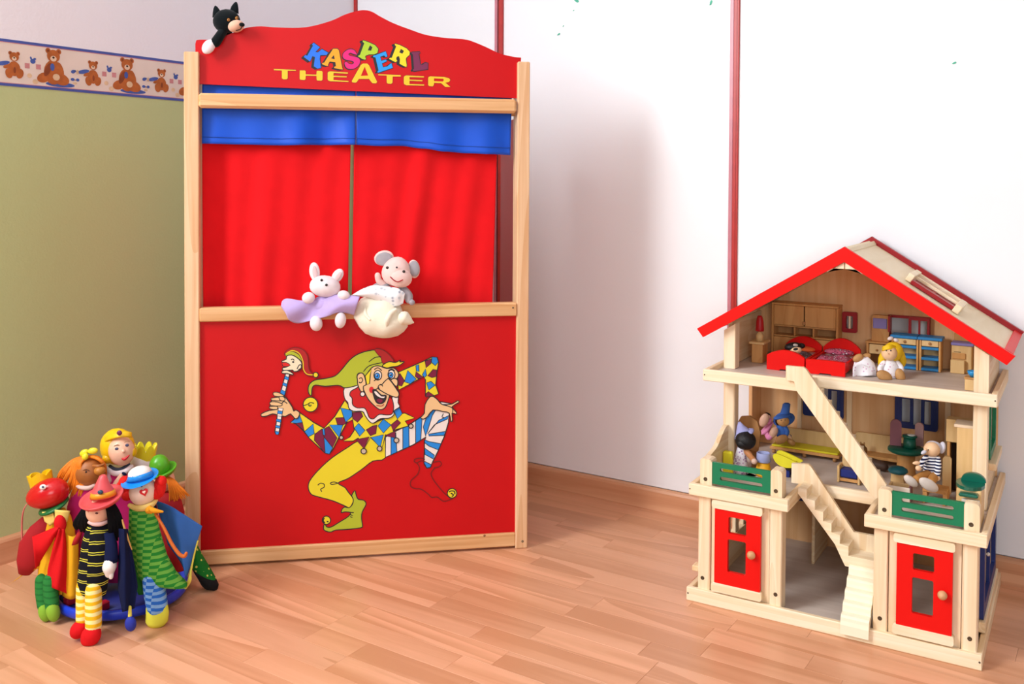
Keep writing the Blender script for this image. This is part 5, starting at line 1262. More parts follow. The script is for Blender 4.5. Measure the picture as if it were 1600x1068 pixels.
# mouse
md = tdist(605, 470, -.016)
b0 = at(603, 478, md)
D = Doll('mouse_plush', 'grey-eared plush mouse in a cream sack dress and printed scarf, sitting on the theatre rail', b0, md, 'soft toy')
D.ell('head', 619.5, 424, 22.5, 23.5, 20, PLP, -.006, -14, lambda v: Vector((v.x*(1-.12*v.y), v.y, v.z*(1-.2*v.y))))
D.ell('muzzle', 624, 433, 20, 16, 15, PLP, -.018, -14)
D.ell('ear', 600, 403, 15.5, 12, 3.5, PLP, .004, 10); D.ell('ear_lining', 600, 404.5, 13.5, 10.5, 3, PLG, -.002, 10)
D.ell('ear', 646.5, 420, 9.6, 14.5, 3.5, PLP, .002, 5); D.ell('ear_lining', 647.2, 419.5, 8.4, 12.5, 3, PLG, -.004, 5)
for x, y, dd in ((605.2, 418, -.0300), (631, 424, -.0345)): D.dot('eye', x, y, 2.3, EYE, dd, .6)
D.dot('nose', 620, 417.5, 1.5, THR, -.0365, .6)
def arc3(D, nm, pts, r, m): D.tube(nm, pts, [r]*len(pts), m, 6)
arc3(D, 'mouth', [(610, 432.5, -.0385), (616, 438, -.0405), (622, 440, -.0415), (629, 437, -.0395)], .9, THRR)
D.tube('arm', [(600, 446, -.002), (592, 438, -.006), (590, 430, -.008)], [6, 5, 4.5], PLP); D.tube('arm', [(629, 452, -.004), (637, 461, -.010), (639, 468, -.014)], [7, 7.5, 6], PLG); D.ell('paw', 643.5, 472, 5, 4.5, 4.5, PLG, -.018, -30)
D.tube('shoulder', [(582, 450, .002), (594, 446, -.002), (604, 449, -.004)], [4, 6, 6], PLG)
SCARF = spotted('scarf_print', '#f1f0f2', '#8f97a8', 85, .34, .95, '#cdd2da')
def sack(v):
    a = math.atan2(v.x, v.y); return Vector((v.x*(1+.05*math.sin(5*a)), v.y*(1-.04*math.cos(3*a)), v.z*(1+.10*math.sin(7*a+v.y*2))))
D.loft('sack_dress', [(600, 458, 20, 12, 0, -.004), (594, 470, 31, 17, -6, -.006), (592, 484, 38, 20, -6, -.010), (595, 498, 42, 22, -4, -.012), (599, 510, 38, 21, 0, -.012), (601, 519, 30, 17, 2, -.010), (602, 525, 20, 11, 2, -.008), (602, 527.5, 8, 4, 2, -.006)], PLC, 30)
for o in D.root.children:
    if o.name.startswith('sack_dress'):
        for v in o.data.vertices:
            w = v.co; a = w.x*60+w.z*25; v.co = w-CF*.0026*math.sin(a)-CF*.003*math.sin(w.x*120-w.z*90)
D.tube('fold', [(618, 484, -.0355), (610, 490, -.044), (605, 500, -.0475), (604, 510, -.043)], [3, 4, 4.5, 2.5], PLC); D.tube('fold', [(571, 477, -.027), (571, 490, -.035), (578, 499, -.043)], [2, 3, 2], PLC)
D.tube('dress_corner', [(632, 497, -.030), (641, 502, -.030), (645.5, 503.5, -.030)], [11, 5.5, 1.5], PLC)
def scf(u, v):
    t = [(548, 462), (566, 451), (585, 445), (605, 447), (622, 450), (633, 458)]; b_ = [(565, 463), (580, 466), (592, 472), (604, 478), (618, 479), (630, 474)]
    T = along(t, u); Bq = along(b_, u)
    return (T[0]+(Bq[0]-T[0])*v, T[1]+(Bq[1]-T[1])*v, -.026-.016*math.sin(PI*v)*math.sin(PI*min(1, u*1.1))**.7-.004*math.sin(9*u))
D.sheet('scarf', scf, 30, 12, SCARF, .002)
# black bear puppet peeping over the header board
kd = tdist(352, 50, .010)
b0 = at(350, 60, kd)
D = Doll('animal_puppet', 'black plush animal hand puppet with tan snout and white paw, atop the theatre', b0, kd, 'soft toy')
D.ell('head', 354, 33, 21, 18.5, 18, PLK, .004, 10); D.ell('snout', 369, 41, 12.5, 9.5, 11, PLT, -.014, 14)
D.ell('nose', 378, 38.5, 4.4, 3.2, 3.2, PLK, -.0275, -10); D.tube('mouth', [(378, 42, -.0270), (375, 46, -.0270), (369, 47.5, -.0285)], [.7]*3, PLK, 6)
BE = mat('eye_amber', '#b9772a', .2)
for x, y, dd in ((357, 31, -.0195), (370, 28, -.0160)): D.dot('eye', x, y, 2.4, BE, dd, .7); D.dot('pupil', x+.3, y, 1.2, EYE, dd-.0018, .6)
for x, y, t in ((339, 20, 18), (366, 14, -22)):
    D.loft('ear', [(x, y+5, 7.5, 4, t, .006), (x-.1*t*.5, y-2, 6, 3.4, t, .006), (x-.2*t*.6, y-8, 3.4, 2.2, t, .006), (x-.25*t*.6, y-11, 1, .8, t, .006)], PLK)
D.tube('arm', [(349, 48, .002), (343, 57, -.012), (337, 66, -.018)], [7, 7.5, 8], PLK); D.ell('paw', 326, 73, 9.2, 12.5, 7, PLW, -.022, -36)
D.tube('body', [(352, 50, .022), (350, 75, .034), (350, 110, .036)], [11, 13, 12], PLK)

# ================================================================== PUPPET STAND
SBLUE = mat('stand_blue', '#1f3fd0', .35, .03, 12, spec=.4); SBLUED = mat('stand_dark_blue', '#172470', .5, .04, 12)
fl = Vector((CF.x, CF.y, 0)).normalized()
F0 = on_z(192, 969, .010); SCn = F0+(lambda r: Vector((r.x, r.y, 0)).normalized())(ray(192, 969))*.131
st = thing('puppet_stand', 'low round blue puppet stand on the floor under the crowd of hand puppets', 'puppet stand', (SCn.x, SCn.y, 0))
def sp(name, mb, m): return mb.build(name, m, st, world=True)
SM = Matrix.Translation((SCn.x, SCn.y, 0))
sp('tray', MB().lathe([(0, .010), (.124, .010), (.131, .013), (.133, .020), (.133, .028), (.130, .032), (.125, .032), (.123, .022), (0, .022)], 64, SM), SBLUE)
sp('tray_floor', MB().lathe([(0, .0222), (.1225, .0222), (.1225, .0232), (0, .0236)], 48, SM), SBLUED)
for k in range(4):
    a = PI/4+k*PI/2; sp('foot', MB().lathe([(.012, 0), (.013, .005), (.010, .0102)], 14, SM @ Matrix.Translation((.09*math.cos(a), .09*math.sin(a), 0))), SBLUED)
for px, py, d_ in ((110, 938, 0), (163, 946, 0)):
    c_ = on_z(px, py, .03); sp('marker', MB().box(c_.x-.008, c_.x+.008, c_.y-.012, c_.y+.008, .023, .040, .002), mat('marker_red', '#a8182c', .4))
# ================================================================== HAND PUPPETS
VIN = 'vinyl'
VRED = mat('vinyl_red', '#cf1519', .22, .03, 10, spec=.5); VYEL = mat('vinyl_yellow', '#f2c311', .28, .04, 14, spec=.45); VLY = mat('vinyl_lemon', '#eadf2e', .32, .03, 14)
VGRN = mat('vinyl_green', '#57a823', .28, .03, 14, spec=.45); VDG = mat('vinyl_dark_green', '#1d6a34', .35, .03, 14)
VPNK = mat('vinyl_hat_pink', '#e0555a', .4, .03, 14); VBLU = mat('vinyl_blue', '#1f92ee', .25, .03, 14, spec=.5); VWHT = mat('vinyl_white', '#f1ece8', .3, .02, 14)
FACE = mat('vinyl_face', '#f2bfa2', .38, .03, 14); FACEP = mat('vinyl_face_pale', '#f4d9c6', .35, .02, 14); FACEB = mat('vinyl_face_brown', '#a8642f', .45, .06, 20)
YCL = mat('cloth_yellow', '#f3b325', .85, .05, 20, .25, 500, spec=.1); RCL = mat('cloth_red', '#d91d22', .85, .04, 20, .25, 500, spec=.1); DRCL = mat('cloth_dark_red', '#a8141c', .85, .04, 20)
MCL = mat('cloth_magenta', '#cf1d74', .85, .04, 20); NCL = mat('cloth_navy', '#181f42', .9, .06, 20, .2, 500, spec=.08); BCL = mat('cloth_blue', '#3f74c6', .8, .05, 20, .25, 500, spec=.1)
DGCL = mat('cloth_green', '#2f8a3c', .85, .05, 20, .25, 500, spec=.1); LGCL = mat('cloth_lime', '#8dbb35', .85, .04, 20); KCL = mat('cloth_black', '#0d0d10', .9, .1, 30)
ORH = mat('hair_orange', '#f08418', .6, .08, 80, .4, 600); REDH = mat('hair_red', '#e3150f', .8, .06, 60, .5, 500); BLKH = mat('hair_jet', '#06070b', .7, .1, 80, .3, 600, spec=.12)
WITCHD = stripes('witch_dress', [(0, '#12141f'), (.62, '#d9d24a'), (.70, '#12141f'), (.82, '#d9d24a'), (.90, '#12141f')], 'Z', .0205, .85, .0055, .0235)
CLOWND = stripes('clown_dress', [(0, '#2c8f36'), (.5, '#74bb4c')], 'Z', .0125, .85, .0062, .0135)
CLOWNL = stripes('clown_leg', [(0, '#2f6fd0'), (.5, '#86b4e8')], 'Z', .0125, .85, .0062, .0155)
SOCK = stripes('yellow_sock', [(0, '#f0b51e'), (.5, '#f5e39a')], 'Z', .0128, .85)
GSOCK = stripes('green_sock', [(0, '#2d7f3a'), (.7, '#256c31')], 'Z', .012, .85)
DOTG = spotted('cloth_green_dots', '#1f7a2c', '#e3e06a', 95, .24, .85)
def strands(D, name, S, m, r=1.6, n=7):
    mb = MB()
    for q in S: mb.tube([D.p(*p) for p in q], [r*D.s]*(len(q)-1)+[r*.35*D.s], n, 0, 4)
    return part(name, mb, m, D.root)
def hat_brim(D, name, px, py, rx, ry, tilt, m, dd, depth=1.0, curl=.2):
    """a brim seen nearly edge-on: tilted disc with a rolled rim"""
    c = D.p(px, py, dd); R = CAMROT @ Matrix.Rotation(math.radians(tilt), 3, 'Z') @ Matrix.Rotation(math.radians(-90+math.degrees(math.asin(min(1, ry/rx)))), 3, 'X')
    r = rx*D.s; M = R.to_4x4(); M.translation = c
    return part(name, MB().lathe([(0, .0), (r*.55, .0005), (r*.85, r*.02), (r*.97, r*curl*.6), (r, r*curl*.75), (r*.985, r*curl*.95), (r*.9, r*curl*.6), (r*.6, .12*r), (0, .14*r)], 36, M), m, D.root)
dF = dist_of(F0)
# ---- princess
D = Doll('hand_puppet', 'yellow-haired princess hand puppet with a gem on her hair, topmost of the puppets', on_z(186, 925, .0236), dF+.125, 'hand puppet')
D.loft('dress', [(183, 733, 13, 11, 8, 0), (182, 742, 21, 13, 5, 0), (182, 760, 26, 14, 0, 0), (183, 800, 30, 14, 0, 0), (184, 850, 32, 14, 0, 0), (185, 905, 32, 14, 0, 0)], MCL)
D.ell('hair', 183.5, 697, 26.5, 28.5, 21, VYEL, .004, 8); D.ell('head', 190, 704, 19.5, 23, 18, FACE, -.014, 12)
def band(u, v): a = -1.35+2.55*u; return (186+25*math.sin(a)*.93-1.5, 690.5-7*math.cos(a)-8*v-4*math.sin(a)-1, -.005-.030*math.cos(a)*(1-.25*v))
D.sheet('hair_band', band, 22, 5, VYEL, .005)
D.ell('hair_curl', 168, 716, 8, 8, 8, VYEL, -.012); D.ell('hair_curl', 209, 706, 4, 7, 8, VYEL, -.010)
D.dot('gem', 186.5, 676, 3.8, mat('gem_purple', '#6a2a52', .15), -.040, .6); D.tube('gem_setting', [(182.5, 676, -.0385), (186.5, 672, -.0395), (190.5, 676, -.0385), (186.5, 680, -.0395), (182.5, 676, -.0385)], [.8]*5, mat('gem_gold', '#c9a24a', .3), 6)
for x, y in ((182.3, 701), (198.5, 695.3)): D.ell('eye', x, y, 2.9, 2.4, 1.2, mat('eye_blue_grey', '#4a4a66', .25), -.0372, 15); D.tube('eyebrow', [(x-4, y-4.6, -.0355), (x, y-6.2, -.0365), (x+4, y-6, -.0355)], [.5, .7, .4], mat('brow_brown', '#a87850', .6), 6)
D.ell('nose', 193, 704.5, 3, 3, 3, FACE, -.0370); D.tube('mouth', [(190.5, 715.5, -.0345), (195, 717, -.0355), (201.5, 711, -.034)], [1.2, 2.2, 1.0], mat('lip_red', '#c9202a', .4), 8)
D.tube('collar', [(172, 728, -.006), (180, 732.5, -.016), (190, 732, -.016), (201, 725, -.008)], [2.6]*4, mat('collar_navy', '#2a3448', .6), 10); D.tube('collar', [(168, 732, -.006), (180, 739, -.018), (194, 737, -.018), (205, 729, -.008)], [4, 4.5, 4.5, 4], mat('collar_white', '#f0e3e6', .85), 10)
D.tube('sleeve', [(172, 740, -.008), (168, 744, -.014), (170, 750, -.018)], [6, 6, 5], mat('sleeve_pink', '#e9c3d0', .85), 10); D.tube('arm', [(191, 741, -.022), (184, 752, -.034), (179, 762, -.04)], [3.6, 5, 5.6], FACE); D.ell('ribbon', 194, 740, 4, 2.4, 2, NCL, -.026, -35)
# ---- orange haired puppet
D = Doll('hand_puppet', 'brown-faced hand puppet with orange yarn hair and a yellow bow, magenta dress', on_z(135, 935, .0236), dF+.085, 'hand puppet')
D.loft('dress', [(136, 757, 15, 10, 0, 0), (134, 766, 22, 11, 0, 0), (131, 790, 26, 11, 0, 0), (132, 830, 28, 10, 0, 0), (138, 905, 26, 9, 0, 0)], MCL)
D.ell('head', 140, 737, 23, 23, 20, FACEB, 0); D.ell('nose', 156, 735, 8.5, 7, 8, mat('nose_orange', '#c07a2c', .45, .04), -.026); D.tube('brow', [(146, 727, -.024), (154, 728, -.028), (162, 725, -.022)], [2, 3, 1.5], FACEB, 8)
D.dot('eye', 134.5, 737, 1.6, EYE, -.026); D.tube('eyelid', [(130, 734.5, -.0245), (134.5, 733, -.0265), (139, 735, -.0265)], [.7]*3, mat('brow_dark', '#6a3a1c', .6), 6)
rs = random.Random(4); S = []
for i in range(26):
    f = i/25; ex = 90+34*f+rs.uniform(-3, 3); ey = 752+f*38+rs.uniform(-6, 8)
    S.append([(137+rs.uniform(-3, 3), 713, -.006), (126-9*(1-f)+rs.uniform(-2, 2), 718+6*f, -.020+.012*(1-f)), (ex+9, (ey+720)/2, -.016), (ex, ey, -.008)])
for i in range(12):
    f = i/11; S.append([(140, 713, -.004), (150+4*f, 715, -.016+.02*f), (160+4*f, 722+6*f, -.016+.026*f), (166, 735+9*f, .0+.012*f)])
strands(D, 'hair', S, ORH, 2.5)
D.ell('bow', 131.5, 707, 7.5, 5, 4, VLY, -.010, 32); D.ell('bow', 145, 704, 8, 5, 4, VLY, -.010, 8); D.ell('bow_knot', 133, 713, 5, 5.5, 4, VLY, -.016, -20)
D.tube('collar', [(118, 756, -.008), (126, 761, -.018), (138, 762, -.02), (147, 758, -.014)], [3, 3.4, 3.4, 3], mat('collar_pale', '#e6c3b8', .85), 10)
# ---- king from behind
D = Doll('hand_puppet', 'white-headed king hand puppet with a lemon crown, its back turned', on_z(225, 920, .0236), dF+.188, 'hand puppet')
D.ell('head', 222, 724, 18, 19, 18, VWHT, 0); D.loft('robe', [(222, 738, 14, 11, 0, 0), (222, 752, 21, 12, 0, 0), (223, 800, 23, 13, 0, 0), (224, 850, 24, 14, 0, 0), (224, 878, 24, 14, 0, 0)], NCL)
def crown(D, px, py, r0, r1, h, pts, m, dd, tilt=0, base=.55, wall=.0035):
    n = pts*8; V = []; F = []
    for rr2 in (1, .84):
        for i in range(n):
            a = 2*PI*i/n; t = h*(base+(1-base)*abs(math.cos(a*pts/2))**.7)
            for zz, rad in ((0, r0), (t, r0+(r1-r0)*t/h)):
                v = Vector((rad*rr2*math.cos(a)*D.s, zz*D.s, rad*rr2*math.sin(a)*D.s*.9)); V.append(D.p(px, py, dd)+CAMROT @ (Matrix.Rotation(math.radians(tilt), 3, 'Z') @ v))
    o2 = 2*n
    for i in range(n):
        j = (i+1) % n
        F += [[2*i, 2*j, 2*j+1, 2*i+1], [o2+2*i, o2+2*i+1, o2+2*j+1, o2+2*j], [2*i+1, 2*j+1, o2+2*j+1, o2+2*i+1], [2*i, o2+2*i, o2+2*j, 2*j]]
    return part('crown', MB().add(V, F, 0, False), m, D.root)
crown(D, 226, 717, 15.5, 18.5, 24, 8, VLY, 0, -3)
# ---- green hat puppet from behind
D = Doll('hand_puppet', 'green-hatted hand puppet with orange yarn hair, next to the theatre post, its back turned', on_z(262, 915, .0236), dF+.118, 'hand puppet')
D.ell('head', 256, 750, 17, 18, 14, FACE, .000); D.ell('hat_crown', 249.5, 727, 15.5, 17.5, 14, VGRN, -.004, 10); hat_brim(D, 'hat_brim', 257, 738, 21, 6.5, 14, VGRN, -.004, 1, .35)
rs = random.Random(9); S = []
for i in range(20):
    f = i/19; S.append([(250+10*f, 744, -.020+.01*f), (262+10*f, 752+rs.uniform(-2, 2), -.024+.01*f), (266+20*f+rs.uniform(-2, 2), 765+2*(1-f), -.020+.01*f), (266+30*f+rs.uniform(-2, 2), 783-9*f+rs.uniform(-3, 3), -.014+.01*f)])
strands(D, 'hair', S, ORH, 1.8)
D.loft('dress', [(256, 768, 13, 10, 0, 0), (263, 780, 20, 12, 0, 0), (268, 800, 20, 13, 0, 0), (270, 850, 20, 13, 0, 0), (270, 890, 19, 12, 0, 0)], DRCL)
# blue cape over its shoulders with a yellow hem
def cape(u, v):
    a = [(243, 782), (262, 789), (284, 801), (316, 822)]; b_ = [(262, 850), (283, 880), (292, 900), (303, 862)]
    T = along(a, u); Bq = along(b_, u)
    return (T[0]+(Bq[0]-T[0])*v, T[1]+(Bq[1]-T[1])*v, -.060+.008*math.sin(7*u+1)+.004*v-.010*math.sin(PI*u))
D.sheet('cape', cape, 24, 14, BCL, .0016)
D.tube('hem', [(309, 845, -.058), (303, 868, -.060), (298, 893, -.064), (296, 906, -.066), (290, 918, -.068)], [1.2, 1.3, 1.6, 3, 2], VLY if False else mat('cloth_lemon', '#e6d95a', .85, .04), 8)
# ---- sleeping black/green dotted puppet lying at the right edge
c0 = on_z(318, 918, 0)
D = Doll('hand_puppet', 'green dotted hand puppet cloth with a black hem, spilling onto the floor by the theatre', c0, dist_of(c0), 'hand puppet')
D.loft('dotted_skirt', [(304, 846, 4, 4, -50, .0), (308, 862, 12, 8, -42, .0), (314, 880, 20, 11, -36, -.002), (318, 893, 22, 13, -30, -.004), (319, 897, 21, 12, -30, -.004)], DOTG)
D.loft('black_hem', [(318, 894, 22.5, 13.5, -30, -.004), (322, 902, 23, 14, -32, -.006), (324, 910, 20, 12, -36, -.006), (322, 917, 11, 6, -38, -.004)], KCL)
# ---- crocodile
cf = on_z(80, 970, .0)
D = Doll('hand_puppet', 'red dragon hand puppet with a yellow crown and green collar, leftmost of the puppets', cf, dist_of(cf)+.035, 'hand puppet')
D.loft('dress', [(88, 797, 13, 10, 15, 0), (90, 808, 20, 13, 8, 0), (91, 830, 25, 16, 4, 0), (91, 870, 29, 19, 2, 0), (91, 900, 31, 21, 4, 0), (92, 918, 32, 22, -6, 0), (93, 921, 29, 19, -6, 0)], YCL)
D.ell('head', 74.5, 771, 33.5, 22.5, 23, VRED, -.008, 17, lambda v: Vector((v.x, v.y*(1+.10*v.x), v.z)))
D.ell('eye', 67, 760.5, 5.4, 4.2, 2, VWHT, -.036, 15); D.dot('pupil', 67, 760.5, 1.8, mat('pupil_blue', '#3a4a6a', .3), -.0385)
D.tube('mouth', [(43, 785.5, -.014), (52, 784, -.027), (61, 782, -.0325), (71, 778, -.0360)], [.9, .9, .8, .5], mat('mouth_dark', '#4a0a10', .5), 6)
D.tube('tongue', [(43, 786, -.008), (37.5, 795, -.010), (34.5, 812, -.010), (34.5, 840, -.012), (36.5, 870, -.016), (37.5, 893, -.018)], [1.4, 2.6, 3.2, 3.2, 3, 2], mat('ribbon_pink', '#d9706c', .35, .05), 8, 5, .4)
crown(D, 66, 760, 17, 19, 23, 5, VYEL, .012, 12, .78)
c_ = D.p(85, 791, -.006); R = CAMROT @ Matrix.Rotation(math.radians(20), 3, 'Z') @ Matrix.Rotation(math.radians(-74), 3, 'X'); M = R.to_4x4(); M.translation = c_
part('collar', MB().lathe([(.012, 0), (.028, -.001), (.031, .001), (.031, .004), (.028, .006), (.012, .006)], 36, M), VDG, D.root)
D.sheet('shirt_collar', lambda u, v: (88+24*(u-.1)-4*v*u, 796+2*u+(30-26*abs(u-.45))*v, -.034-.004*math.sin(3*u)+.006*u), 10, 8, mat('cloth_pale_yellow', '#f3d470', .85, .04)); D.sheet('shirt_collar', lambda u, v: (66+17*u+4*v, 799+(22-14*abs(u-.5))*v, -.030), 8, 6, mat('cloth_pale_yellow', '#f3d470', .85))
# red scarf: knot, two tails and the sleeve
D.ell('scarf_knot', 94, 818, 9, 14, 8, RCL, -.036, 8)
def tail1(u, v): # towards the left
    w = 8+24*v; x = 92-42*v; y = 824+30*v-w*.5+w*u*1.15; return (x+6*u*v, y+14*v*u, -.038-.010*math.sin(PI*u)-.006*math.sin(6*v))
def tail2(u, v): # down
    w = 10+34*v-20*max(0, v-.7)*3*.6; x = 96-8*v-w*.55+w*u; y = 826+88*v+14*u*v; return (x+4*v, y, -.038-.012*math.sin(PI*u+.4)*(.6+.4*v)-.004*math.sin(9*u+4*v))
D.sheet('scarf_tail', tail1, 14, 14, RCL); D.sheet('scarf_tail', tail2, 16, 18, RCL)
D.loft('sleeve', [(73, 812, 9, 8, -30, -.006), (62, 830, 17, 10, -25, -.008), (53, 852, 23, 12, -15, -.010), (45, 878, 19, 10, -12, -.012), (38, 896, 9, 6, -10, -.012)], DRCL)
D.loft('cuff', [(54, 884, 16, 8, 12, -.008), (48, 891, 14, 6, 18, -.010), (34, 899, 6, 4, 40, -.012), (22, 907, 3.5, 3, 40, -.012), (15, 912.5, 1.5, 1.5, 40, -.012)], YCL)
D.sheet('yellow_flap', lambda u, v: (101+22*u-4*v*(1-u), 832+98*v+6*math.sin(3*u), -.026-.014*math.sin(PI*u)), 12, 14, YCL)
for px, mm, dd in ((67, GSOCK, -.022), (79.5, GSOCK, -.036)):
    D.tube('leg', [(px-1, 906, dd), (px, 925, dd-.004), (px+2, 946, dd-.010)], [10.5, 11, 10], mm, 16); D.ell('foot', px+3.5, 955, 9.6, 15.5, 10, LGCL, dd-.014, 12)
# ---- clown
cf = on_z(248, 976, 0)
D = Doll('hand_puppet', 'clown hand puppet with a blue hat, red hair tufts and green striped dress', cf, dist_of(cf)+.020, 'hand puppet')
D.loft('dress', [(221, 788, 17, 13, 4, 0), (222, 797, 20, 15, 0, 0), (226, 830, 24, 17, -3, 0), (234, 865, 27, 19, -8, 0), (244, 888, 32, 21, -14, 0), (254, 904, 39, 22, -12, 0), (256, 909, 37, 20, -12, 0)], CLOWND, 28)
D.ell('head', 223.5, 767, 21, 22.5, 20, FACEP, -.008)
for px, py, rx, ry in ((193, 762, 12, 13), (199, 772, 9, 10), (195, 752, 9, 9), (250, 760, 9, 17), (245, 768, 9, 12), (252, 752, 8, 9)): D.ell('hair_tuft', px, py, rx, ry, 10, REDH, -.004)
hat_brim(D, 'hat_brim', 219, 748.5, 28.5, 8, 11, VBLU, -.010, 1, .10)
D.ell('hat_crown', 218.5, 739, 18, 11.5, 16, VWHT, -.012, 10)
D.loft('hat_band', [(219, 746.5, 21.5, 18, 11, -.012), (218.8, 741, 18.6, 16.6, 11, -.012), (218.7, 738.5, 17.9, 16, 11, -.012)], VBLU)
D.dot('eye', 221, 759.5, 1.4, EYE, -.0345)
ht = []
for i in range(24):
    a = 2*PI*i/24; ht.append((16*math.sin(a)**3, 13*math.cos(a)-5*math.cos(2*a)-2*math.cos(3*a)-math.cos(4*a)))
def heart(sc, dd, m, nm):
    mb = MB(); V = []; n = len(ht)
    for e in (0, 1):
        for x, y in ht:
            xr = x*math.cos(.3)-y*math.sin(.3); yr = x*math.sin(.3)+y*math.cos(.3)
            V.append(D.p(225+xr*sc, 768.5-yr*sc, dd+.004*e-.0000))
    V.append(D.p(225, 768, dd-.001)); F = [[i, (i+1) % n, 2*n] for i in range(n)]+[[i, (i+1) % n, n+(i+1) % n, n+i] for i in range(n)]
    part(nm, mb.add(V, F, 0, False), m, D.root)
heart(.44, -.0372, mat('lip_red', '#c9202a', .4), 'mouth'); heart(.17, -.0388, FACEP, 'mouth_middle')
D.tube('collar', [(203, 789, -.008), (212, 793, -.020), (225, 793, -.026), (237, 788, -.018), (244, 781, -.006)], [3.5, 4.5, 5, 4.5, 3], mat('cloth_cream_yellow', '#f0cf78', .85, .05), 10)
D.tube('bow', [(234, 793, -.030), (240, 797, -.032), (254, 799, -.028)], [3, 4, 1.6], mat('cloth_orange', '#f0a31c', .85, .04), 8); D.tube('bow', [(234, 792, -.030), (231, 797, -.032), (236, 800, -.030)], [3, 4.4, 2.4], mat('cloth_orange', '#f0a31c', .85), 8)
D.tube('cane', [(243, 803, -.026), (256, 824, -.034), (268, 848, -.040), (280, 865, -.044), (288, 868.5, -.044), (291, 864, -.044)], [2, 2.4, 2.6, 2.8, 2.8, 2.4], mat('cane_orange', '#c9641c', .5, .05), 10)
D.loft('sleeve', [(207, 806, 5, 5, 0, .004), (207, 850, 7, 6, 0, .004), (212, 890, 8, 6, 0, .002), (220, 928, 4, 3, 0, .0)], DGCL); D.ell('hand', 220, 878, 3, 9, 3, FACEP, -.012, 20)
D.tube('leg', [(239, 900, -.008), (242, 925, -.014), (246, 948, -.018)], [16, 16.5, 15.5], CLOWNL, 18); D.loft('foot', [(245, 946, 16.5, 12, 6, -.018), (246, 958, 17.5, 13, 4, -.020), (245, 970, 17, 13, 0, -.022), (244, 977, 13, 10, -8, -.022)], mat('cloth_lemon_foot', '#e2de45', .85, .04))
# ---- witch
cf = on_z(140, 1008, 0)
D = Doll('hand_puppet', 'witch hand puppet with pink pointed hat, black hair and striped dress, foremost puppet', cf, dist_of(cf)+.040, 'hand puppet')
D.loft('dress', [(153, 816, 14, 11, 0, 0), (154, 824, 19, 14, -2, 0), (152, 850, 24, 16, -4, 0), (147, 890, 24, 17, -8, 0), (144, 915, 23, 17, -10, 0), (143, 925, 22, 16, -12, 0), (143, 927, 19, 14, -12, 0)], WITCHD, 28)
D.ell('head', 153, 798, 18, 19, 17, FACE, -.006); D.ell('nose', 140.5, 794, 3.6, 3.6, 4, FACE, -.026); D.ell('cheek', 139.5, 799, 2, 2.2, 2, mat('cheek_red', '#c9403a', .5), -.0225); D.ell('mouth', 151, 801.5, 2.4, 1.4, 1.2, mat('mouth_maroon', '#5a1a20', .5), -.0335, -5)
D.dot('eye', 146.5, 792.5, .9, EYE, -.0325); D.dot('eye', 155.5, 792.5, .9, EYE, -.0325)
hat_brim(D, 'hat_brim', 160, 782.5, 33, 9.5, 8, VPNK, -.006, 1, .28)
D.loft('hat_crown', [(161, 776, 19, 17, 6, -.006), (160.5, 766, 16.5, 15, 5, -.006), (160, 756, 11, 10, 4, -.006), (160.5, 748, 7.5, 7, 3, -.006), (161, 743, 5.5, 5, 2, -.006), (161.3, 741, 2.5, 2.5, 2, -.006)], VPNK)
D.loft('hat_band', [(161, 774.5, 20, 18, 6, -.007), (160.8, 767, 18, 16.4, 6, -.007)], mat('band_orange', '#e79a22', .4, .03)); D.ell('buckle', 156.8, 768.5, 4.4, 3.4, 2.4, mat('buckle_blue', '#24485e', .25), -.0275, 4)
rs = random.Random(2); S = []
for i in range(16):
    f = i/15; S.append([(142-6*f, 786, -.008+.01*f), (136-8*f, 800, -.012+.01*f), (133-14*f+rs.uniform(-2, 2), 816, -.010+.01*f), (131-14*f+rs.uniform(-3, 2), 830-6*f+rs.uniform(-4, 3), -.006+.01*f)])
for i in range(24):
    f = i/23; S.append([(166+8*f, 784, -.012+.012*f), (170+14*f, 800, -.018+.014*f), (172+20*f+rs.uniform(-2, 2), 820, -.018+.014*f), (171+22*f+rs.uniform(-2, 3), 845-8*f+rs.uniform(-5, 5), -.014+.014*f)])
strands(D, 'hair', S, BLKH, 3.7, 7)
D.tube('collar', [(139, 815, -.010), (147, 818, -.018), (158, 818, -.018), (168, 814, -.010)], [3, 3.4, 3.4, 2.8], mat('collar_pink', '#e3bdb8', .85), 10)
D.loft('sleeve', [(170, 832, 7, 7, 0, -.018), (174, 850, 9, 8, 0, -.022), (174, 870, 10.5, 8, 4, -.026), (174, 878, 10, 8, 4, -.026)], NCL)
D.tube('hand', [(173, 877, -.026), (171, 886, -.028), (171, 895, -.028)], [9.5, 10.5, 7], VWHT); D.tube('thumb', [(172, 890, -.030), (173.5, 898, -.031), (173.5, 901, -.031)], [5, 4, 3.4], VWHT)
D.loft('far_sleeve', [(126, 828, 5, 5, 30, .010), (121, 840, 6, 5, 20, .006), (117, 850, 5, 4, 10, .004)], DRCL)
def cloak(u, v): return (186+14*u-3*v+(26*u)*v*.9-24*max(0, v-.72)*3*(u-.45)*.9, 826+130*v-6*u*v, -.020+.012*math.sin(PI*u+.3)*-1+.006*math.sin(8*u+3*v))
D.sheet('cloak', cloak, 20, 22, NCL, .002); D.tube('cloak_trim', [(191, 812, -.014), (195, 826, -.018), (203, 850, -.022), (206, 858, -.022)], [1.2, 1.6, 1.2, .8], mat('cloth_gold_trim', '#d9a45a', .7), 8)
D.tube('cloak_tip', [(203, 948, -.026), (203, 962, -.028)], [2.4, 3], mat('cloth_lemon', '#e6d95a', .85), 8); D.ell('tassel', 204, 974, 8.6, 11.5, 7, mat('tassel_blue', '#1f2f9c', .7, .04), -.030, 6)
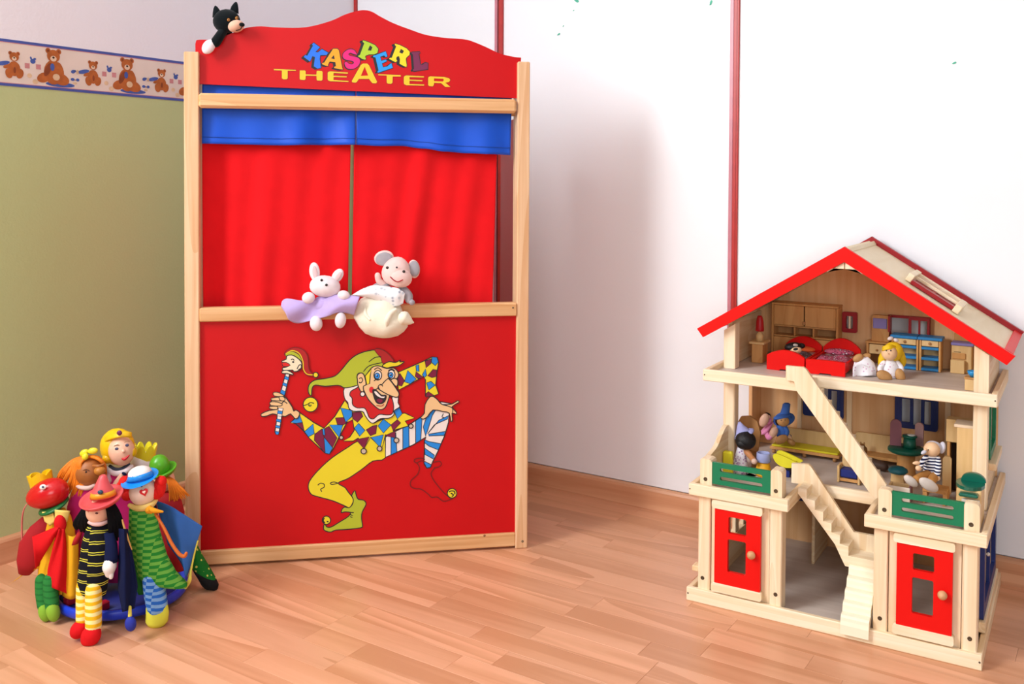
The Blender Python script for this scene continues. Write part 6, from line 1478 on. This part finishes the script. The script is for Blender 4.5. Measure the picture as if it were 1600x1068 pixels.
for pts, sh in (([(129, 915, -.004), (128.5, 940, -.010), (128, 968, -.018)], (123, 983, 12, 15, -36)), ([(146, 920, -.014), (146, 950, -.022), (146, 978, -.030)], (142, 993, 14.5, 18.5, -28))):
    r_ = [9.5, 9.5, 9] if pts[0][0] < 140 else [12, 12.5, 12]
    D.tube('leg', pts, r_, SOCK, 16); D.ell('shoe', sh[0], sh[1], sh[2], sh[3], 12, RCL, pts[2][2]-.004, sh[4])
# ================================================================== SETTLING: soft things flatten where they rest
def _verts(root, fn, names=None):
    for o in root.children_recursive:
        if o.type != 'MESH' or (names and not o.name.startswith(names)): continue
        off = world_loc(o)
        for v in o.data.vertices:
            w = v.co+off; n = fn(w)
            if n is not None: v.co = n-off
        o.data.update()
def rest_on(root, z, names=None):
    _verts(root, lambda w: Vector((w.x, w.y, z)) if w.z < z else None, names)
def keep_in_front(root, y, ztop, names=None):
    def f(w):
        d = (w-TA).dot(-TN)
        if w.z < ztop and d > y: return w+TN*(d-y)
    _verts(root, f, names)
def keep_behind(root, y, names=None):
    def f(w):
        d = (w-TA).dot(-TN)
        if d < y: return w-TN*(y-d)
    _verts(root, f, names)
for o in list(COL.objects):
    if o.parent is not None or o.type != 'EMPTY': continue
    lab = o.get('label', '')
    if o.name.startswith('hand_puppet'): rest_on(o, .0006)
    elif o.name.startswith('doll') and o.name != 'dollhouse':
        zz = o.location.z
        rest_on(o, AZ if zz > .45 and 'bed' not in lab else (FZ if abs(zz-FZ) < .002 else -1))
    elif o.name.startswith('toy_animal'): rest_on(o, .2704)
for o in list(COL.objects):
    if o.parent is None and o.type == 'EMPTY':
        if o.name.startswith(('rabbit_plush', 'mouse_plush')): keep_in_front(o, -.0042, .630)
        if o.name.startswith('animal_puppet'):
            keep_in_front(o, HY-.0016, 1.275, ('arm', 'paw')); keep_behind(o, HY+.0115, ('body',))
        if o.name.startswith(('toy_bowl', 'toy_lamp', 'toy_plate')) or 'on top of the round table' in o['label']: o.location.z += .0004
